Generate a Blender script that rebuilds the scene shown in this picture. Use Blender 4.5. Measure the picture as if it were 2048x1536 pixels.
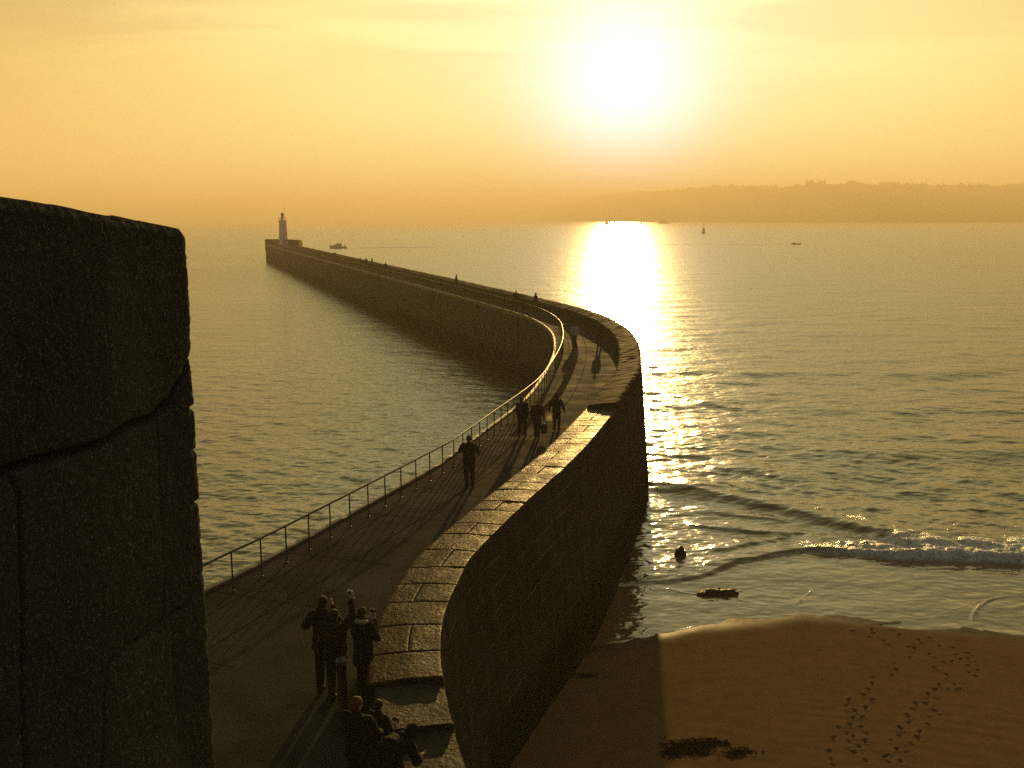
import bpy, bmesh, math, random
import numpy as np
from mathutils import Vector, Matrix, noise as mnoise

for o in list(bpy.data.objects):
    bpy.data.objects.remove(o)
SC = bpy.context.scene
COL = SC.collection
R = math.radians
random.seed(7)
rng = np.random.default_rng(11)

# ------------------------------------------------------------------ camera
CAMH = 14.8
PITCH, ROLL = R(9.369), R(0.3)
cam_d = bpy.data.cameras.new('camera')
cam = bpy.data.objects.new('camera', cam_d)
COL.objects.link(cam)
cam_d.sensor_width = 36.0
cam_d.lens = 2000.0 / 2048.0 * 36.0
cam_d.clip_start = 0.05
cam_d.clip_end = 60000.0
cam.matrix_world = (Matrix.Translation((0, 0, CAMH)) @ Matrix.Rotation(math.pi / 2 - PITCH, 4, 'X')
                    @ Matrix.Rotation(-ROLL, 4, 'Z'))
SC.camera = cam

# ------------------------------------------------------------------ world and sun
SUN_EL, SUN_AZ = R(6.5), R(6.2)
SUNDIR = Vector((math.sin(SUN_AZ) * math.cos(SUN_EL), math.cos(SUN_AZ) * math.cos(SUN_EL), math.sin(SUN_EL)))
SKY_STRENGTH = 0.15
SKY_BACK = 0.55
SUN_STRENGTH = 5.0
EXPOSURE = 0.5
HAZE_DENSITY = 0.00056

world = bpy.data.worlds.new('World')
SC.world = world
world.use_nodes = True


class G:
    """small node-graph helper"""
    def __init__(self, nt):
        self.nt = nt

    def n(self, typ, **kw):
        nd = self.nt.nodes.new(typ)
        for k, v in kw.items():
            setattr(nd, k, v)
        return nd

    def link(self, a, b):
        self.nt.links.new(a, b)

    def put(self, sock, v):
        if hasattr(v, 'is_output') or hasattr(v, 'links'):
            self.nt.links.new(v, sock)
        else:
            sock.default_value = v

    def math(self, op, a, b=None, c=None, clamp=False):
        nd = self.n('ShaderNodeMath', operation=op, use_clamp=clamp)
        self.put(nd.inputs[0], a)
        if b is not None:
            self.put(nd.inputs[1], b)
        if c is not None:
            self.put(nd.inputs[2], c)
        return nd.outputs[0]

    def vmath(self, op, a, b=None):
        nd = self.n('ShaderNodeVectorMath', operation=op)
        self.put(nd.inputs[0], a)
        if b is not None:
            self.put(nd.inputs[1], b)
        return nd.outputs['Value'] if op in ('DOT_PRODUCT', 'LENGTH') else nd.outputs[0]

    def mix(self, fac, a, b, blend='MIX'):
        nd = self.n('ShaderNodeMix', data_type='RGBA', blend_type=blend)
        self.put(nd.inputs[0], fac)
        self.put(nd.inputs[6], a)
        self.put(nd.inputs[7], b)
        return nd.outputs[2]

    def maprange(self, v, a, b, c, d, smooth=False):
        nd = self.n('ShaderNodeMapRange')
        if smooth:
            nd.interpolation_type = 'SMOOTHSTEP'
        self.put(nd.inputs[0], v)
        for i, x in enumerate((a, b, c, d)):
            nd.inputs[i + 1].default_value = x
        return nd.outputs[0]

    def noise(self, vec, scale, detail=4, rough=0.55, dist=0.0):
        nd = self.n('ShaderNodeTexNoise')
        self.put(nd.inputs['Vector'], vec)
        nd.inputs['Scale'].default_value = scale
        nd.inputs['Detail'].default_value = detail
        nd.inputs['Roughness'].default_value = rough
        nd.inputs['Distortion'].default_value = dist
        return nd.outputs['Fac']


def build_world():
    g = G(world.node_tree)
    bg = world.node_tree.nodes['Background']
    sky = g.n('ShaderNodeTexSky', sky_type='NISHITA', sun_disc=False)
    sky.sun_elevation = SUN_EL
    sky.sun_rotation = SUN_AZ
    sky.air_density = 1.3
    sky.dust_density = 8.0
    sky.ozone_density = 1.0
    sky.altitude = 0
    tc = g.n('ShaderNodeTexCoord')
    d = g.vmath('NORMALIZE', tc.outputs['Generated'])
    sep = g.n('ShaderNodeSeparateXYZ')
    g.link(d, sep.inputs[0])
    az = g.vmath('DOT_PRODUCT', d, tuple(SUNDIR))
    azp = g.math('MAXIMUM', az, 0.0)
    # thick, dusty air: warm gain, the band of haze low over the sea, and the aureole round the sun
    front = g.maprange(az, -0.1, 0.7, 0.0, 1.0, True)
    col = g.mix(1.0, sky.outputs[0], g.mix(front, (0.085, 0.125, 0.150, 1), g.mix(g.maprange(sep.outputs[2], .07, .32, 0, 1, True), (0.150, 0.118, 0.062, 1), (0.050, 0.068, 0.043, 1))), 'MULTIPLY')
    low = g.math('POWER', g.math('SUBTRACT', 1.0, g.math('ABSOLUTE', sep.outputs[2]), clamp=True), 11.0)
    fwd = g.maprange(az, 0.3, 0.97, 0.0, 1.0, True)
    col = g.mix(1.0, col, g.mix(g.math('MULTIPLY', low, fwd), (0, 0, 0, 1), (3.2, 1.32, 0.29, 1)), 'ADD')
    g1 = g.math('POWER', azp, 330.0)
    g2 = g.math('POWER', azp, 36.0)
    col = g.mix(1.0, col, g.mix(g2, (0, 0, 0, 1), (0.08, 0.12, 0.08, 1)), 'ADD')
    tall = g.vmath('NORMALIZE', g.vmath('MULTIPLY', d, (1, 1, .5)))
    st = Vector((SUNDIR.x, SUNDIR.y, SUNDIR.z * .5)).normalized()
    g3 = g.math('POWER', g.math('MAXIMUM', g.vmath('DOT_PRODUCT', tall, tuple(st)), 0.0), 9.0)
    col = g.mix(1.0, col, g.mix(g3, (0, 0, 0, 1), (0.68, 0.66, 0.28, 1)), 'ADD')
    # thin streaked high cloud, lit by the low sun
    zz = g.math('ADD', g.math('MAXIMUM', sep.outputs[2], 0.0), 0.06)
    comb = g.n('ShaderNodeCombineXYZ')
    g.link(g.math('MULTIPLY', g.math('DIVIDE', sep.outputs[0], zz), 1.1), comb.inputs[0])
    g.link(g.math('MULTIPLY', g.math('DIVIDE', sep.outputs[1], zz), 2.6), comb.inputs[1])
    rot = g.n('ShaderNodeMapping')
    rot.inputs['Rotation'].default_value = (0, 0, R(9))
    g.link(comb.outputs[0], rot.inputs[0])
    cl = g.noise(rot.outputs[0], 0.55, 5, 0.5, 1.4)
    cloud = g.math('ADD', 1.0, g.math('MULTIPLY', g.maprange(cl, .34, .68, -.10, .12, True), g.maprange(sep.outputs[2], 0.09, 0.2, 0.0, 1.0, True)))
    # the haze saturates: radiance levels off instead of climbing without limit toward the sun
    sp = g.n('ShaderNodeSeparateColor')
    g.link(col, sp.inputs[0])
    cc = g.n('ShaderNodeCombineColor')
    back = g.math('MULTIPLY', cloud, g.maprange(az, -0.2, 0.80, SKY_BACK, 1.0, True))
    for i in range(3):
        e = g.math('SUBTRACT', 1.0, g.math('POWER', 2.71828, g.math('MULTIPLY', sp.outputs[i], -1.0)))
        g.link(g.math('ADD', g.math('MULTIPLY', g.math('MULTIPLY', e, 0.88 / SKY_STRENGTH), back),
                      g.math('MULTIPLY', g1, (0.3, 0.45, 0.95)[i] / SKY_STRENGTH)), cc.inputs[i])
    g.link(cc.outputs[0], bg.inputs[0])
    bg.inputs[1].default_value = SKY_STRENGTH


build_world()
sun_d = bpy.data.lights.new('sun', 'SUN')
sun_d.energy = SUN_STRENGTH
sun_d.angle = R(0.5)
sun_d.color = (1.0, 0.63, 0.20)
sun = bpy.data.objects.new('sun', sun_d)
COL.objects.link(sun)
sun.rotation_euler = SUNDIR.to_track_quat('Z', 'Y').to_euler()
sun.location = SUNDIR * 200

SC.view_settings.view_transform = 'Standard'
SC.view_settings.look = 'None'
SC.view_settings.gamma = 1.0
SC.view_settings.exposure = EXPOSURE
SC.view_settings.use_curve_mapping = False
SC.render.engine = 'CYCLES'
SC.cycles.max_bounces = 8
SC.cycles.volume_bounces = 5
SC.cycles.sample_clamp_indirect = 4.0
SC.cycles.use_denoising = False
SC.cycles.caustics_reflective = False
SC.cycles.caustics_refractive = False


# ------------------------------------------------------------------ helpers
def link(o, parent=None):
    COL.objects.link(o)
    if parent is not None:
        o.parent = parent
    return o


def obj(name, me, m=None, parent=None):
    o = bpy.data.objects.new(name, me)
    if m is not None:
        me.materials.clear()
        me.materials.append(m)
    return link(o, parent)


def tag(o, label=None, cat=None, group=None, kind=None):
    if label:
        o['label'] = label
    if cat:
        o['category'] = cat
    if group:
        o['group'] = group
    if kind:
        o['kind'] = kind
    return o


def thing(name, label, cat, loc=(0, 0, 0), rz=0.0, group=None):
    o = bpy.data.objects.new(name, None)
    o.empty_display_size = 0.3
    o.location = loc
    o.rotation_euler = (0, 0, rz)
    link(o)
    return tag(o, label, cat, group)


def mesh_grid(name, P, closed_u=False, uv=None, smooth=True, attrs=None):
    """P: (n,m,3) array -> quad mesh"""
    n, m = P.shape[:2]
    idx = np.arange(n * m).reshape(n, m)
    a, b, c, d = idx[:-1, :-1], idx[1:, :-1], idx[1:, 1:], idx[:-1, 1:]
    quads = np.stack([a, b, c, d], -1).reshape(-1, 4)
    me = bpy.data.meshes.new(name)
    me.vertices.add(n * m)
    me.vertices.foreach_set('co', np.ascontiguousarray(P, dtype=np.float32).ravel())
    nq = len(quads)
    me.loops.add(nq * 4)
    me.loops.foreach_set('vertex_index', quads.ravel().astype(np.int32))
    me.polygons.add(nq)
    me.polygons.foreach_set('loop_start', (np.arange(nq) * 4).astype(np.int32))
    me.polygons.foreach_set('use_smooth', np.full(nq, smooth))
    if uv is not None:
        l = me.uv_layers.new(name='UVMap')
        l.data.foreach_set('uv', np.ascontiguousarray(uv.reshape(-1, 2)[quads.ravel()], dtype=np.float32).ravel())
    if attrs:
        for k, v in attrs.items():
            at = me.attributes.new(k, 'FLOAT', 'POINT')
            at.data.foreach_set('value', np.ascontiguousarray(v, dtype=np.float32).ravel())
    me.update(calc_edges=True)
    return me


def bm_mesh(name, bm, smooth=False):
    me = bpy.data.meshes.new(name)
    bmesh.ops.recalc_face_normals(bm, faces=bm.faces)
    bm.to_mesh(me)
    bm.free()
    if smooth:
        me.polygons.foreach_set('use_smooth', np.full(len(me.polygons), True))
    return me


def box(bm, c, s, rz=0.0, taper=1.0):
    """box with centre c and full size s; the top may be tapered"""
    vs = []
    for z in (-1, 1):
        k = taper if z > 0 else 1.0
        for x, y in ((-1, -1), (1, -1), (1, 1), (-1, 1)):
            px, py = x * s[0] / 2 * k, y * s[1] / 2 * k
            vs.append(bm.verts.new((c[0] + px * math.cos(rz) - py * math.sin(rz),
                                    c[1] + px * math.sin(rz) + py * math.cos(rz), c[2] + z * s[2] / 2)))
    for f in ((3, 2, 1, 0), (4, 5, 6, 7), (0, 1, 5, 4), (1, 2, 6, 5), (2, 3, 7, 6), (3, 0, 4, 7)):
        bm.faces.new([vs[i] for i in f])


def rings(bm, loops, cap=True):
    """skin a list of vertex loops (lists of 3-vectors, equal length)"""
    prev = None
    first = None
    for lp in loops:
        cur = [bm.verts.new(p) for p in lp]
        if prev:
            k = len(cur)
            for i in range(k):
                bm.faces.new((prev[i], prev[(i + 1) % k], cur[(i + 1) % k], cur[i]))
        else:
            first = cur
        prev = cur
    if cap:
        bm.faces.new(first[::-1])
        bm.faces.new(prev)


def lathe(bm, prof, seg=16, c=(0, 0, 0)):
    rings(bm, [[(c[0] + r * math.cos(2 * math.pi * i / seg), c[1] + r * math.sin(2 * math.pi * i / seg), c[2] + z)
                for i in range(seg)] for r, z in prof])


def perp(d):
    a = Vector((0, 0, 1)) if abs(d.z) < 0.9 else Vector((1, 0, 0))
    u = d.cross(a).normalized()
    return u, d.cross(u).normalized()


def tube(bm, pts, r, seg=8):
    pts = [Vector(p) for p in pts]
    rr = r if isinstance(r, (list, tuple)) else [r] * len(pts)
    loops = []
    for i, p in enumerate(pts):
        d = (pts[min(i + 1, len(pts) - 1)] - pts[max(i - 1, 0)]).normalized()
        u, v = perp(d)
        loops.append([p + (u * math.cos(2 * math.pi * k / seg) + v * math.sin(2 * math.pi * k / seg)) * rr[i]
                      for k in range(seg)])
    rings(bm, loops)


def capsule(bm, p0, p1, r0, r1, seg=10):
    p0, p1 = Vector(p0), Vector(p1)
    d = (p1 - p0)
    if d.length < 1e-6:
        d = Vector((0, 0, 1e-4))
    d.normalize()
    u, v = perp(d)
    loops = []
    for a in (85, 60, 30, 0):
        loops.append((p0 - d * r0 * math.sin(R(a)), r0 * math.cos(R(a))))
    for a in (0, 30, 60, 85):
        loops.append((p1 + d * r1 * math.sin(R(a)), r1 * math.cos(R(a))))
    rings(bm, [[c + (u * math.cos(2 * math.pi * k / seg) + v * math.sin(2 * math.pi * k / seg)) * r
                for k in range(seg)] for c, r in loops])


def ellipsoid(bm, c, rad, rot=None, seg=14, ringn=9):
    M = rot or Matrix.Identity(3)
    c = Vector(c)
    loops = []
    for j in range(1, ringn):
        t = -math.pi / 2 + math.pi * j / ringn
        loops.append([c + M @ Vector((rad[0] * math.cos(t) * math.cos(2 * math.pi * i / seg),
                                      rad[1] * math.cos(t) * math.sin(2 * math.pi * i / seg),
                                      rad[2] * math.sin(t))) for i in range(seg)])
    rings(bm, loops)


def catmull(pts, per=8):
    P = [np.array(p, float) for p in pts]
    P = [2 * P[0] - P[1]] + P + [2 * P[-1] - P[-2]]
    out = []
    for i in range(1, len(P) - 2):
        for k in range(per):
            t = k / per
            a, b, c, d = P[i - 1], P[i], P[i + 1], P[i + 2]
            out.append(0.5 * ((2 * b) + (-a + c) * t + (2 * a - 5 * b + 4 * c - d) * t * t + (-a + 3 * b - 3 * c + d) * t ** 3))
    out.append(P[-2])
    return np.array(out)


def resample(P, step):
    """step: constant or function of the position"""
    seg = np.linalg.norm(np.diff(P, axis=0), axis=1)
    s = np.concatenate([[0], np.cumsum(seg)])
    L = s[-1]
    q = [0.0]
    while q[-1] < L:
        y = np.interp(q[-1], s, P[:, 1])
        q.append(q[-1] + (step(y) if callable(step) else step))
    q[-1] = L
    q = np.array(q)
    return np.stack([np.interp(q, s, P[:, k]) for k in range(P.shape[1])], 1), q


def normals2(P, side):
    """unit normals of a 2-D polyline; side=+1 right hand, -1 left hand"""
    t = np.gradient(P, axis=0)
    t /= np.linalg.norm(t, axis=1)[:, None]
    return np.stack([t[:, 1], -t[:, 0]], 1) * side


def loft(name, P, N, prof, s=None, zfun=None, jitter=0.0, smooth=False):
    """sweep a profile of (offset, z) along P with normals N"""
    n, m = len(P), len(prof)
    A = np.zeros((n, m, 3))
    uv = np.zeros((n, m, 2))
    acc = 0.0
    for j, (o, z) in enumerate(prof):
        oo = np.asarray(o) if not np.isscalar(o) else np.full(n, float(o))
        zz = np.asarray(z) if not np.isscalar(z) else np.full(n, float(z))
        A[:, j, :2] = P + N * oo[:, None]
        A[:, j, 2] = zz
        if j:
            acc += float(np.mean(np.linalg.norm(A[:, j] - A[:, j - 1], axis=1)))
        uv[:, j, 0] = s if s is not None else 0
        uv[:, j, 1] = acc
    if jitter:
        A += rng.normal(0, jitter, A.shape)
    return mesh_grid(name, A, uv=uv, smooth=smooth)


# ------------------------------------------------------------------ materials
MATS = {}


def mat(name, base, rough=0.7, var=0.25, nscale=3.0, bump=0.0, bscale=20.0, spec=0.5, metallic=0.0, stretch=None,
        patch=None, fine=0.0, rvar=0.0, bdist=0.02):
    if name in MATS:
        return MATS[name]
    m = bpy.data.materials.new(name)
    m.use_nodes = True
    g = G(m.node_tree)
    b = m.node_tree.nodes['Principled BSDF']
    tc = g.n('ShaderNodeTexCoord')
    vec = tc.outputs['Object']
    if stretch:
        mp = g.n('ShaderNodeMapping')
        mp.inputs['Scale'].default_value = stretch
        g.link(vec, mp.inputs[0])
        vec = mp.outputs[0]
    nz = g.noise(vec, nscale, 6, 0.6)
    f = g.maprange(nz, 0.3, 0.7, 1 - var, 1 + var)
    c = g.mix(1.0, (*base, 1), g.n('ShaderNodeRGB').outputs[0], 'MULTIPLY')
    comb = g.n('ShaderNodeCombineColor')
    for i in range(3):
        g.link(f, comb.inputs[i])
    c = g.mix(1.0, (*base, 1), comb.outputs[0], 'MULTIPLY')
    if patch:
        pc, ps, lo, hi = patch
        pn = g.noise(vec, ps, 5, 0.65)
        c = g.mix(g.maprange(pn, lo, hi, 0, 1, True), c, (*pc, 1))
    if fine:
        fn = g.noise(vec, bscale * 1.7, 3, 0.7)
        ff = g.maprange(fn, 0.3, 0.7, 1 - fine, 1 + fine)
        cb = g.n('ShaderNodeCombineColor')
        for i in range(3):
            g.link(ff, cb.inputs[i])
        c = g.mix(1.0, c, cb.outputs[0], 'MULTIPLY')
    g.link(c, b.inputs['Base Color'])
    b.inputs['Roughness'].default_value = rough
    if rvar:
        rn = g.noise(vec, nscale * 1.3, 5, 0.6)
        g.link(g.maprange(rn, 0.3, 0.7, rough - rvar, rough + rvar), b.inputs['Roughness'])
    b.inputs['Specular IOR Level'].default_value = spec
    b.inputs['Metallic'].default_value = metallic
    if bump:
        bn = g.noise(vec, bscale, 6, 0.65)
        bp = g.n('ShaderNodeBump')
        bp.inputs['Strength'].default_value = bump
        bp.inputs['Distance'].default_value = bdist
        g.link(bn, bp.inputs['Height'])
        g.link(bp.outputs[0], b.inputs['Normal'])
    MATS[name] = m
    return m


def mat_masonry(name, base, mortar, bw, bh, rough=0.8, bump=0.5, joint=0.02, streak=0.35, offs=0.5):
    """coursed granite laid out along the wall's own length (UV in metres), with weather streaks"""
    m = bpy.data.materials.new(name)
    m.use_nodes = True
    g = G(m.node_tree)
    b = m.node_tree.nodes['Principled BSDF']
    uvn = g.n('ShaderNodeUVMap')
    uvn.uv_map = 'UVMap'
    tc = g.n('ShaderNodeTexCoord')
    wob = g.noise(tc.outputs['Object'], 0.8, 3, 0.6)
    vv = g.n('ShaderNodeVectorMath', operation='ADD')
    g.link(uvn.outputs[0], vv.inputs[0])
    cw = g.n('ShaderNodeCombineXYZ')
    g.link(g.math('MULTIPLY', g.math('SUBTRACT', wob, 0.5), 0.12), cw.inputs[0])
    g.link(g.math('MULTIPLY', g.math('SUBTRACT', wob, 0.5), 0.10), cw.inputs[1])
    g.link(cw.outputs[0], vv.inputs[1])
    br = g.n('ShaderNodeTexBrick')
    br.offset = offs
    g.link(vv.outputs[0], br.inputs['Vector'])
    br.inputs['Color1'].default_value = (*[x * 0.8 for x in base], 1)
    br.inputs['Color2'].default_value = (*[x * 1.25 for x in base], 1)
    br.inputs['Mortar'].default_value = (*mortar, 1)
    br.inputs['Scale'].default_value = 1.0
    br.inputs['Mortar Size'].default_value = joint
    br.inputs['Mortar Smooth'].default_value = 0.3
    br.inputs['Bias'].default_value = 0.0
    br.inputs['Brick Width'].default_value = bw
    br.inputs['Row Height'].default_value = bh
    # mortar survives only in places
    keep = g.noise(tc.outputs['Object'], 0.45, 4, 0.7)
    c = g.mix(g.maprange(keep, 0.47, 0.66, 0, 1, True), g.mix(0.75, br.outputs['Color'], (*[x * 0.9 for x in base], 1)), br.outputs['Color'])
    mp = g.n('ShaderNodeMapping')
    mp.inputs['Scale'].default_value = (1, 1, 0.12)
    g.link(tc.outputs['Object'], mp.inputs[0])
    st = g.noise(mp.outputs[0], 2.2, 5, 0.65)
    fs = g.maprange(st, 0.3, 0.7, 1 - streak, 1 + streak)
    cb = g.n('ShaderNodeCombineColor')
    for i in range(3):
        g.link(fs, cb.inputs[i])
    c = g.mix(1.0, c, cb.outputs[0], 'MULTIPLY')
    sx = g.n('ShaderNodeSeparateXYZ')
    g.link(tc.outputs['Object'], sx.inputs[0])
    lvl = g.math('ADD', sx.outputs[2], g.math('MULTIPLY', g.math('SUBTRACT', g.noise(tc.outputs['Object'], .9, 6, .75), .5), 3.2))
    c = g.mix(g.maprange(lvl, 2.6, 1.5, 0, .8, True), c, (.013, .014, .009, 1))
    barn = g.math('MULTIPLY', g.maprange(lvl, 3.4, 2.6, 0, 1, True), g.maprange(g.noise(tc.outputs['Object'], 14, 3, .7), .56, .66, 0, .5, True))
    c = g.mix(barn, c, (.13, .12, .10, 1))
    g.link(c, b.inputs['Base Color'])
    b.inputs['Roughness'].default_value = rough
    b.inputs['Specular IOR Level'].default_value = 0.0
    h = g.math('ADD', g.math('MULTIPLY', br.outputs['Fac'], -0.6), g.math('MULTIPLY', g.noise(tc.outputs['Object'], 6, 5, 0.65), 0.8))
    bp = g.n('ShaderNodeBump')
    bp.inputs['Strength'].default_value = bump
    bp.inputs['Distance'].default_value = 0.05
    g.link(h, bp.inputs['Height'])
    g.link(bp.outputs[0], b.inputs['Normal'])
    MATS[name] = m
    return m


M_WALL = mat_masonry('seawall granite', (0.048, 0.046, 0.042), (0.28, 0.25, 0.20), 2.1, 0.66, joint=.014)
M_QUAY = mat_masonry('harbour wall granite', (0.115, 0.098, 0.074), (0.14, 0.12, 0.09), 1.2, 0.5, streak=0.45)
M_DECK = mat('deck concrete', (0.052, 0.047, 0.041), 0.8, 0.45, 0.7, 0.5, 14, spec=.0025, patch=((0.030, 0.028, 0.026), 0.33, 0.5, 0.68), fine=0.2, rvar=0.12)
M_JOINT = mat('deck joint', (0.018, 0.017, 0.016), 0.9, 0.2, 3, spec=0)
M_BAND = mat('paving band', (0.055, 0.043, 0.03), 0.9, spec=0, var=0.25, nscale=1.5, bump=0.4, bscale=10, fine=0.15)
M_STONE = mat('worn capstone granite', (0.040, 0.026, 0.013), 0.42, 0.5, 1.1, .7, 9.0, spec=0.008, patch=((0.012, 0.009, 0.006), 1.3, .46, .62), fine=0.25, rvar=0.14, bdist=0.05)
M_BENCH = mat('bench core', (0.03, 0.028, 0.025), 0.9, 0.2, 3, spec=0)
M_SLAB = mat('ramp slab concrete', (0.034, 0.030, 0.026), 0.45, 0.4, 1.4, 0.7, 9, spec=0.012, fine=0.2, rvar=0.15, bdist=0.04)
M_PARA = mat('parapet granite', (0.055, 0.038, 0.022), 0.75, 0.3, 0.9, 0.6, 6, spec=.003, fine=0.2)
M_KERB = mat('kerb granite', (0.10, 0.078, 0.055), 0.5, 0.25, 1.3, 0.4, 12, spec=.15, fine=0.2)
M_RAIL = mat('rail metal', (0.05, 0.045, 0.04), 0.42, 0.2, 4, 0.15, 30, spec=.18)

# ------------------------------------------------------------------ plan of the breakwater (metres, sea level = 0)
DECK = 6.1
BENCH, PARA, SLAB = DECK + 0.78, DECK + 1.0, DECK + 0.70
IN = catmull([(-15, 3.2), (-11.6, 12), (-9.2, 18), (-7.35, 22.6), (-6.5, 24.6), (-3.2, 33.4), (-2.3, 36.4), (-1.3, 40.3),
              (0.1, 45.8), (0.95, 50), (2.0, 57.7), (2.75, 65.4), (3.08, 74.0), (2.85, 80), (2.2, 85.4), (1.15, 90.8),
              (-1.0, 98), (-4.3, 108.5), (-16.9, 147), (-47.0, 238), (-72.2, 314.5), (-89.2, 366.5)])
OUT = catmull([(3.4, 3.1), (1.6, 7), (0.2, 10.6), (-0.65, 13.6), (-0.9, 14.7), (-1.12, 15.8), (-1.3, 17.0), (-1.4, 18.5),
               (-1.36, 19.9), (-1.2, 21.3), (-0.98, 22.8), (-0.3, 25.2), (0.5, 27.8), (1.75, 31.6), (2.8, 35.2),
               (4.42, 41.5), (5.6, 46.6), (6.75, 52), (7.75, 60.0), (8.18, 66), (8.27, 70), (8.15, 73.2), (7.7, 79),
               (6.5, 86), (4.75, 92.8), (2.95, 98.7), (0.9, 105.2), (-5.3, 125), (-12.4, 147), (-42.0, 238), (-66.8, 314.5)])
stepf = lambda y: 0.3 if y < 110 else (0.8 if y < 160 else 2.5)
INP, INS = resample(IN, stepf)
OUTP, OUTS = resample(OUT, stepf)
INN = normals2(INP, 1)      # towards the deck
OUTN = normals2(OUTP, -1)   # towards the deck
S_SLAB0 = float(np.interp(13.0, OUTP[:, 1], OUTS))
S_SLAB1 = float(np.interp(15.0, OUTP[:, 1], OUTS))
S_BEN = float(np.interp(16.45, OUTP[:, 1], OUTS))
S_PAR = float(np.interp(41.6, OUTP[:, 1], OUTS))


def cut(P, S, N, a, b):
    """the piece of a polyline between two arc lengths"""
    k = (S > a + 1e-3) & (S < b - 1e-3)
    q = np.concatenate([[a], S[k], [b]])
    f = lambda A: np.stack([np.interp(q, S, A[:, i]) for i in range(2)], 1)
    NN = f(N)
    NN /= np.linalg.norm(NN, axis=1)[:, None]
    return f(P), q, NN


BW = 1.32   # bench width


def build_breakwater():
    mole = thing('breakwater', 'long curved granite breakwater running out to the lighthouse', 'breakwater', (0, 0, 0))
    # deck: one flat sheet between the two edges
    bm = bmesh.new()
    ring = [(*p, DECK) for p in INP[::2]] + [(*(p + n * 0.6), DECK) for p, n in list(zip(OUTP, OUTN))[::-2]]
    vs = [bm.verts.new(p) for p in ring]
    f = bm.faces.new(vs)
    bmesh.ops.triangulate(bm, faces=[f])
    obj('deck', bm_mesh('deck', bm), M_DECK, mole)
    # paving joints parallel to the edge, and slab joints across
    bm = bmesh.new()
    for o_, w in ((2.15, 0.03), (1.0, 0.025)):
        L = [(INP + INN * (o_ + d)) for d in (0, w)]
        k = (INP[:, 1] > 14) & (INP[:, 1] < 75)
        a, b = L[0][k], L[1][k]
        va = [bm.verts.new((*p, DECK + .004)) for p in a]
        vb = [bm.verts.new((*p, DECK + .004)) for p in b]
        for i in range(len(va) - 1):
            bm.faces.new((va[i], vb[i], vb[i + 1], va[i + 1]))
    s_ = 3.0
    while s_ < 62:
        i = int(np.argmin(abs(INS - (s_ + float(np.interp(17, INP[:, 1], INS))))))
        p, n = INP[i], INN[i]
        tt = np.array([-n[1], n[0]])
        q0, q1 = p + n * .15, p + n * 3.2
        d_ = tt * .014
        bm.faces.new([bm.verts.new((*(c), DECK + .006)) for c in (q0 - d_, q1 - d_ + tt * .1, q1 + d_ + tt * .1, q0 + d_)])
        s_ += random.uniform(2.6, 4.6)
    obj('deck_joint', bm_mesh('deck_joint', bm), M_JOINT, mole)
    k = INP[:, 1] > 40
    obj('paving_band', loft('paving_band', INP[k], INN[k], [(1.25, DECK + .008), (1.62, DECK + .008)], INS[k]), M_BAND, mole)
    # raised kerb stones on the harbour edge
    hz = rng.normal(0, .006, len(INP))
    obj('edge_kerb', loft('edge_kerb', INP, INN, [(-.03, DECK - .25), (-.03, DECK + .05 + hz), (-.01, DECK + .07 + hz), (.10, DECK + .07 + hz),
                                                 (.13, DECK + .05 + hz), (.13, DECK - .05)], INS), M_KERB, mole)
    # harbour face
    zs = np.linspace(DECK - .2, -1.6, 16)
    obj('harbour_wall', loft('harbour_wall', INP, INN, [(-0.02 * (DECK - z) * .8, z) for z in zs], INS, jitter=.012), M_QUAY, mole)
    # seaward face under bench and parapet
    tops = np.where(OUTS < S_SLAB1, DECK + .58, np.where(OUTS < S_BEN, SLAB, np.where(OUTS < S_PAR, BENCH - .02, PARA - .1)))
    prof = []
    for t in np.linspace(0, 1, 22):
        z = tops * (1 - t) + (-2.0) * t
        prof.append((-0.075 * (tops - z), z))
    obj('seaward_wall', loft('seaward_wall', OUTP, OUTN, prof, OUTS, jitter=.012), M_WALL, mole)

    def capped(name, a, b, prof, m, sm=False, jit=0.0):
        P, q, N = cut(OUTP, OUTS, OUTN, a, b)
        pr = [(o_, z) for o_, z in prof]
        me = loft(name, P, N, pr, q, jitter=jit, smooth=sm)
        bm = bmesh.new()
        bm.from_mesh(me)
        bm.verts.ensure_lookup_table()
        mm = len(pr)
        for base in (0, (len(P) - 1) * mm):
            try:
                bm.faces.new([bm.verts[base + j] for j in range(mm)])
            except ValueError:
                pass
        bmesh.ops.recalc_face_normals(bm, faces=bm.faces)
        bm.to_mesh(me)
        bm.free()
        return obj(name, me, m, mole)

    def bench_prof(top, w=BW):
        return [(w, DECK - .3), (w - .01, top - .03), (w - .05, top), (0.04, top), (0.0, top - .03), (-.002, top - .35), (-.002, DECK - .3)]
    capped('ramp_slab', 2.0, S_SLAB1, bench_prof(DECK + .60, .95), M_SLAB)
    capped('ramp_slab', S_SLAB1 + .012, S_BEN - .01, bench_prof(SLAB, 1.22), M_SLAB)
    capped('bench', S_BEN, S_PAR, bench_prof(BENCH - .13), M_BENCH)
    tp = PARA
    capped('parapet', S_PAR + .01, OUTS[-1], [(1.33, DECK - .3), (1.28, tp - .24), (1.2, tp - .15), (.9, tp - .10), (.5, tp - .03), (.12, tp), (.02, tp - .05),
                                             (-.004, tp - .16), (-.004, DECK - .3)], M_PARA, False, .014)
    # worn capstones on the bench: courses across, every other one in two stones
    P, q, N = OUTP, OUTS, OUTN
    fx = lambda s: np.array([np.interp(s, q, P[:, 0]), np.interp(s, q, P[:, 1])])
    fn = lambda s: np.array([np.interp(s, q, N[:, 0]), np.interp(s, q, N[:, 1])])
    bm = bmesh.new()
    s = S_BEN + .01
    k = 0
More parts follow.
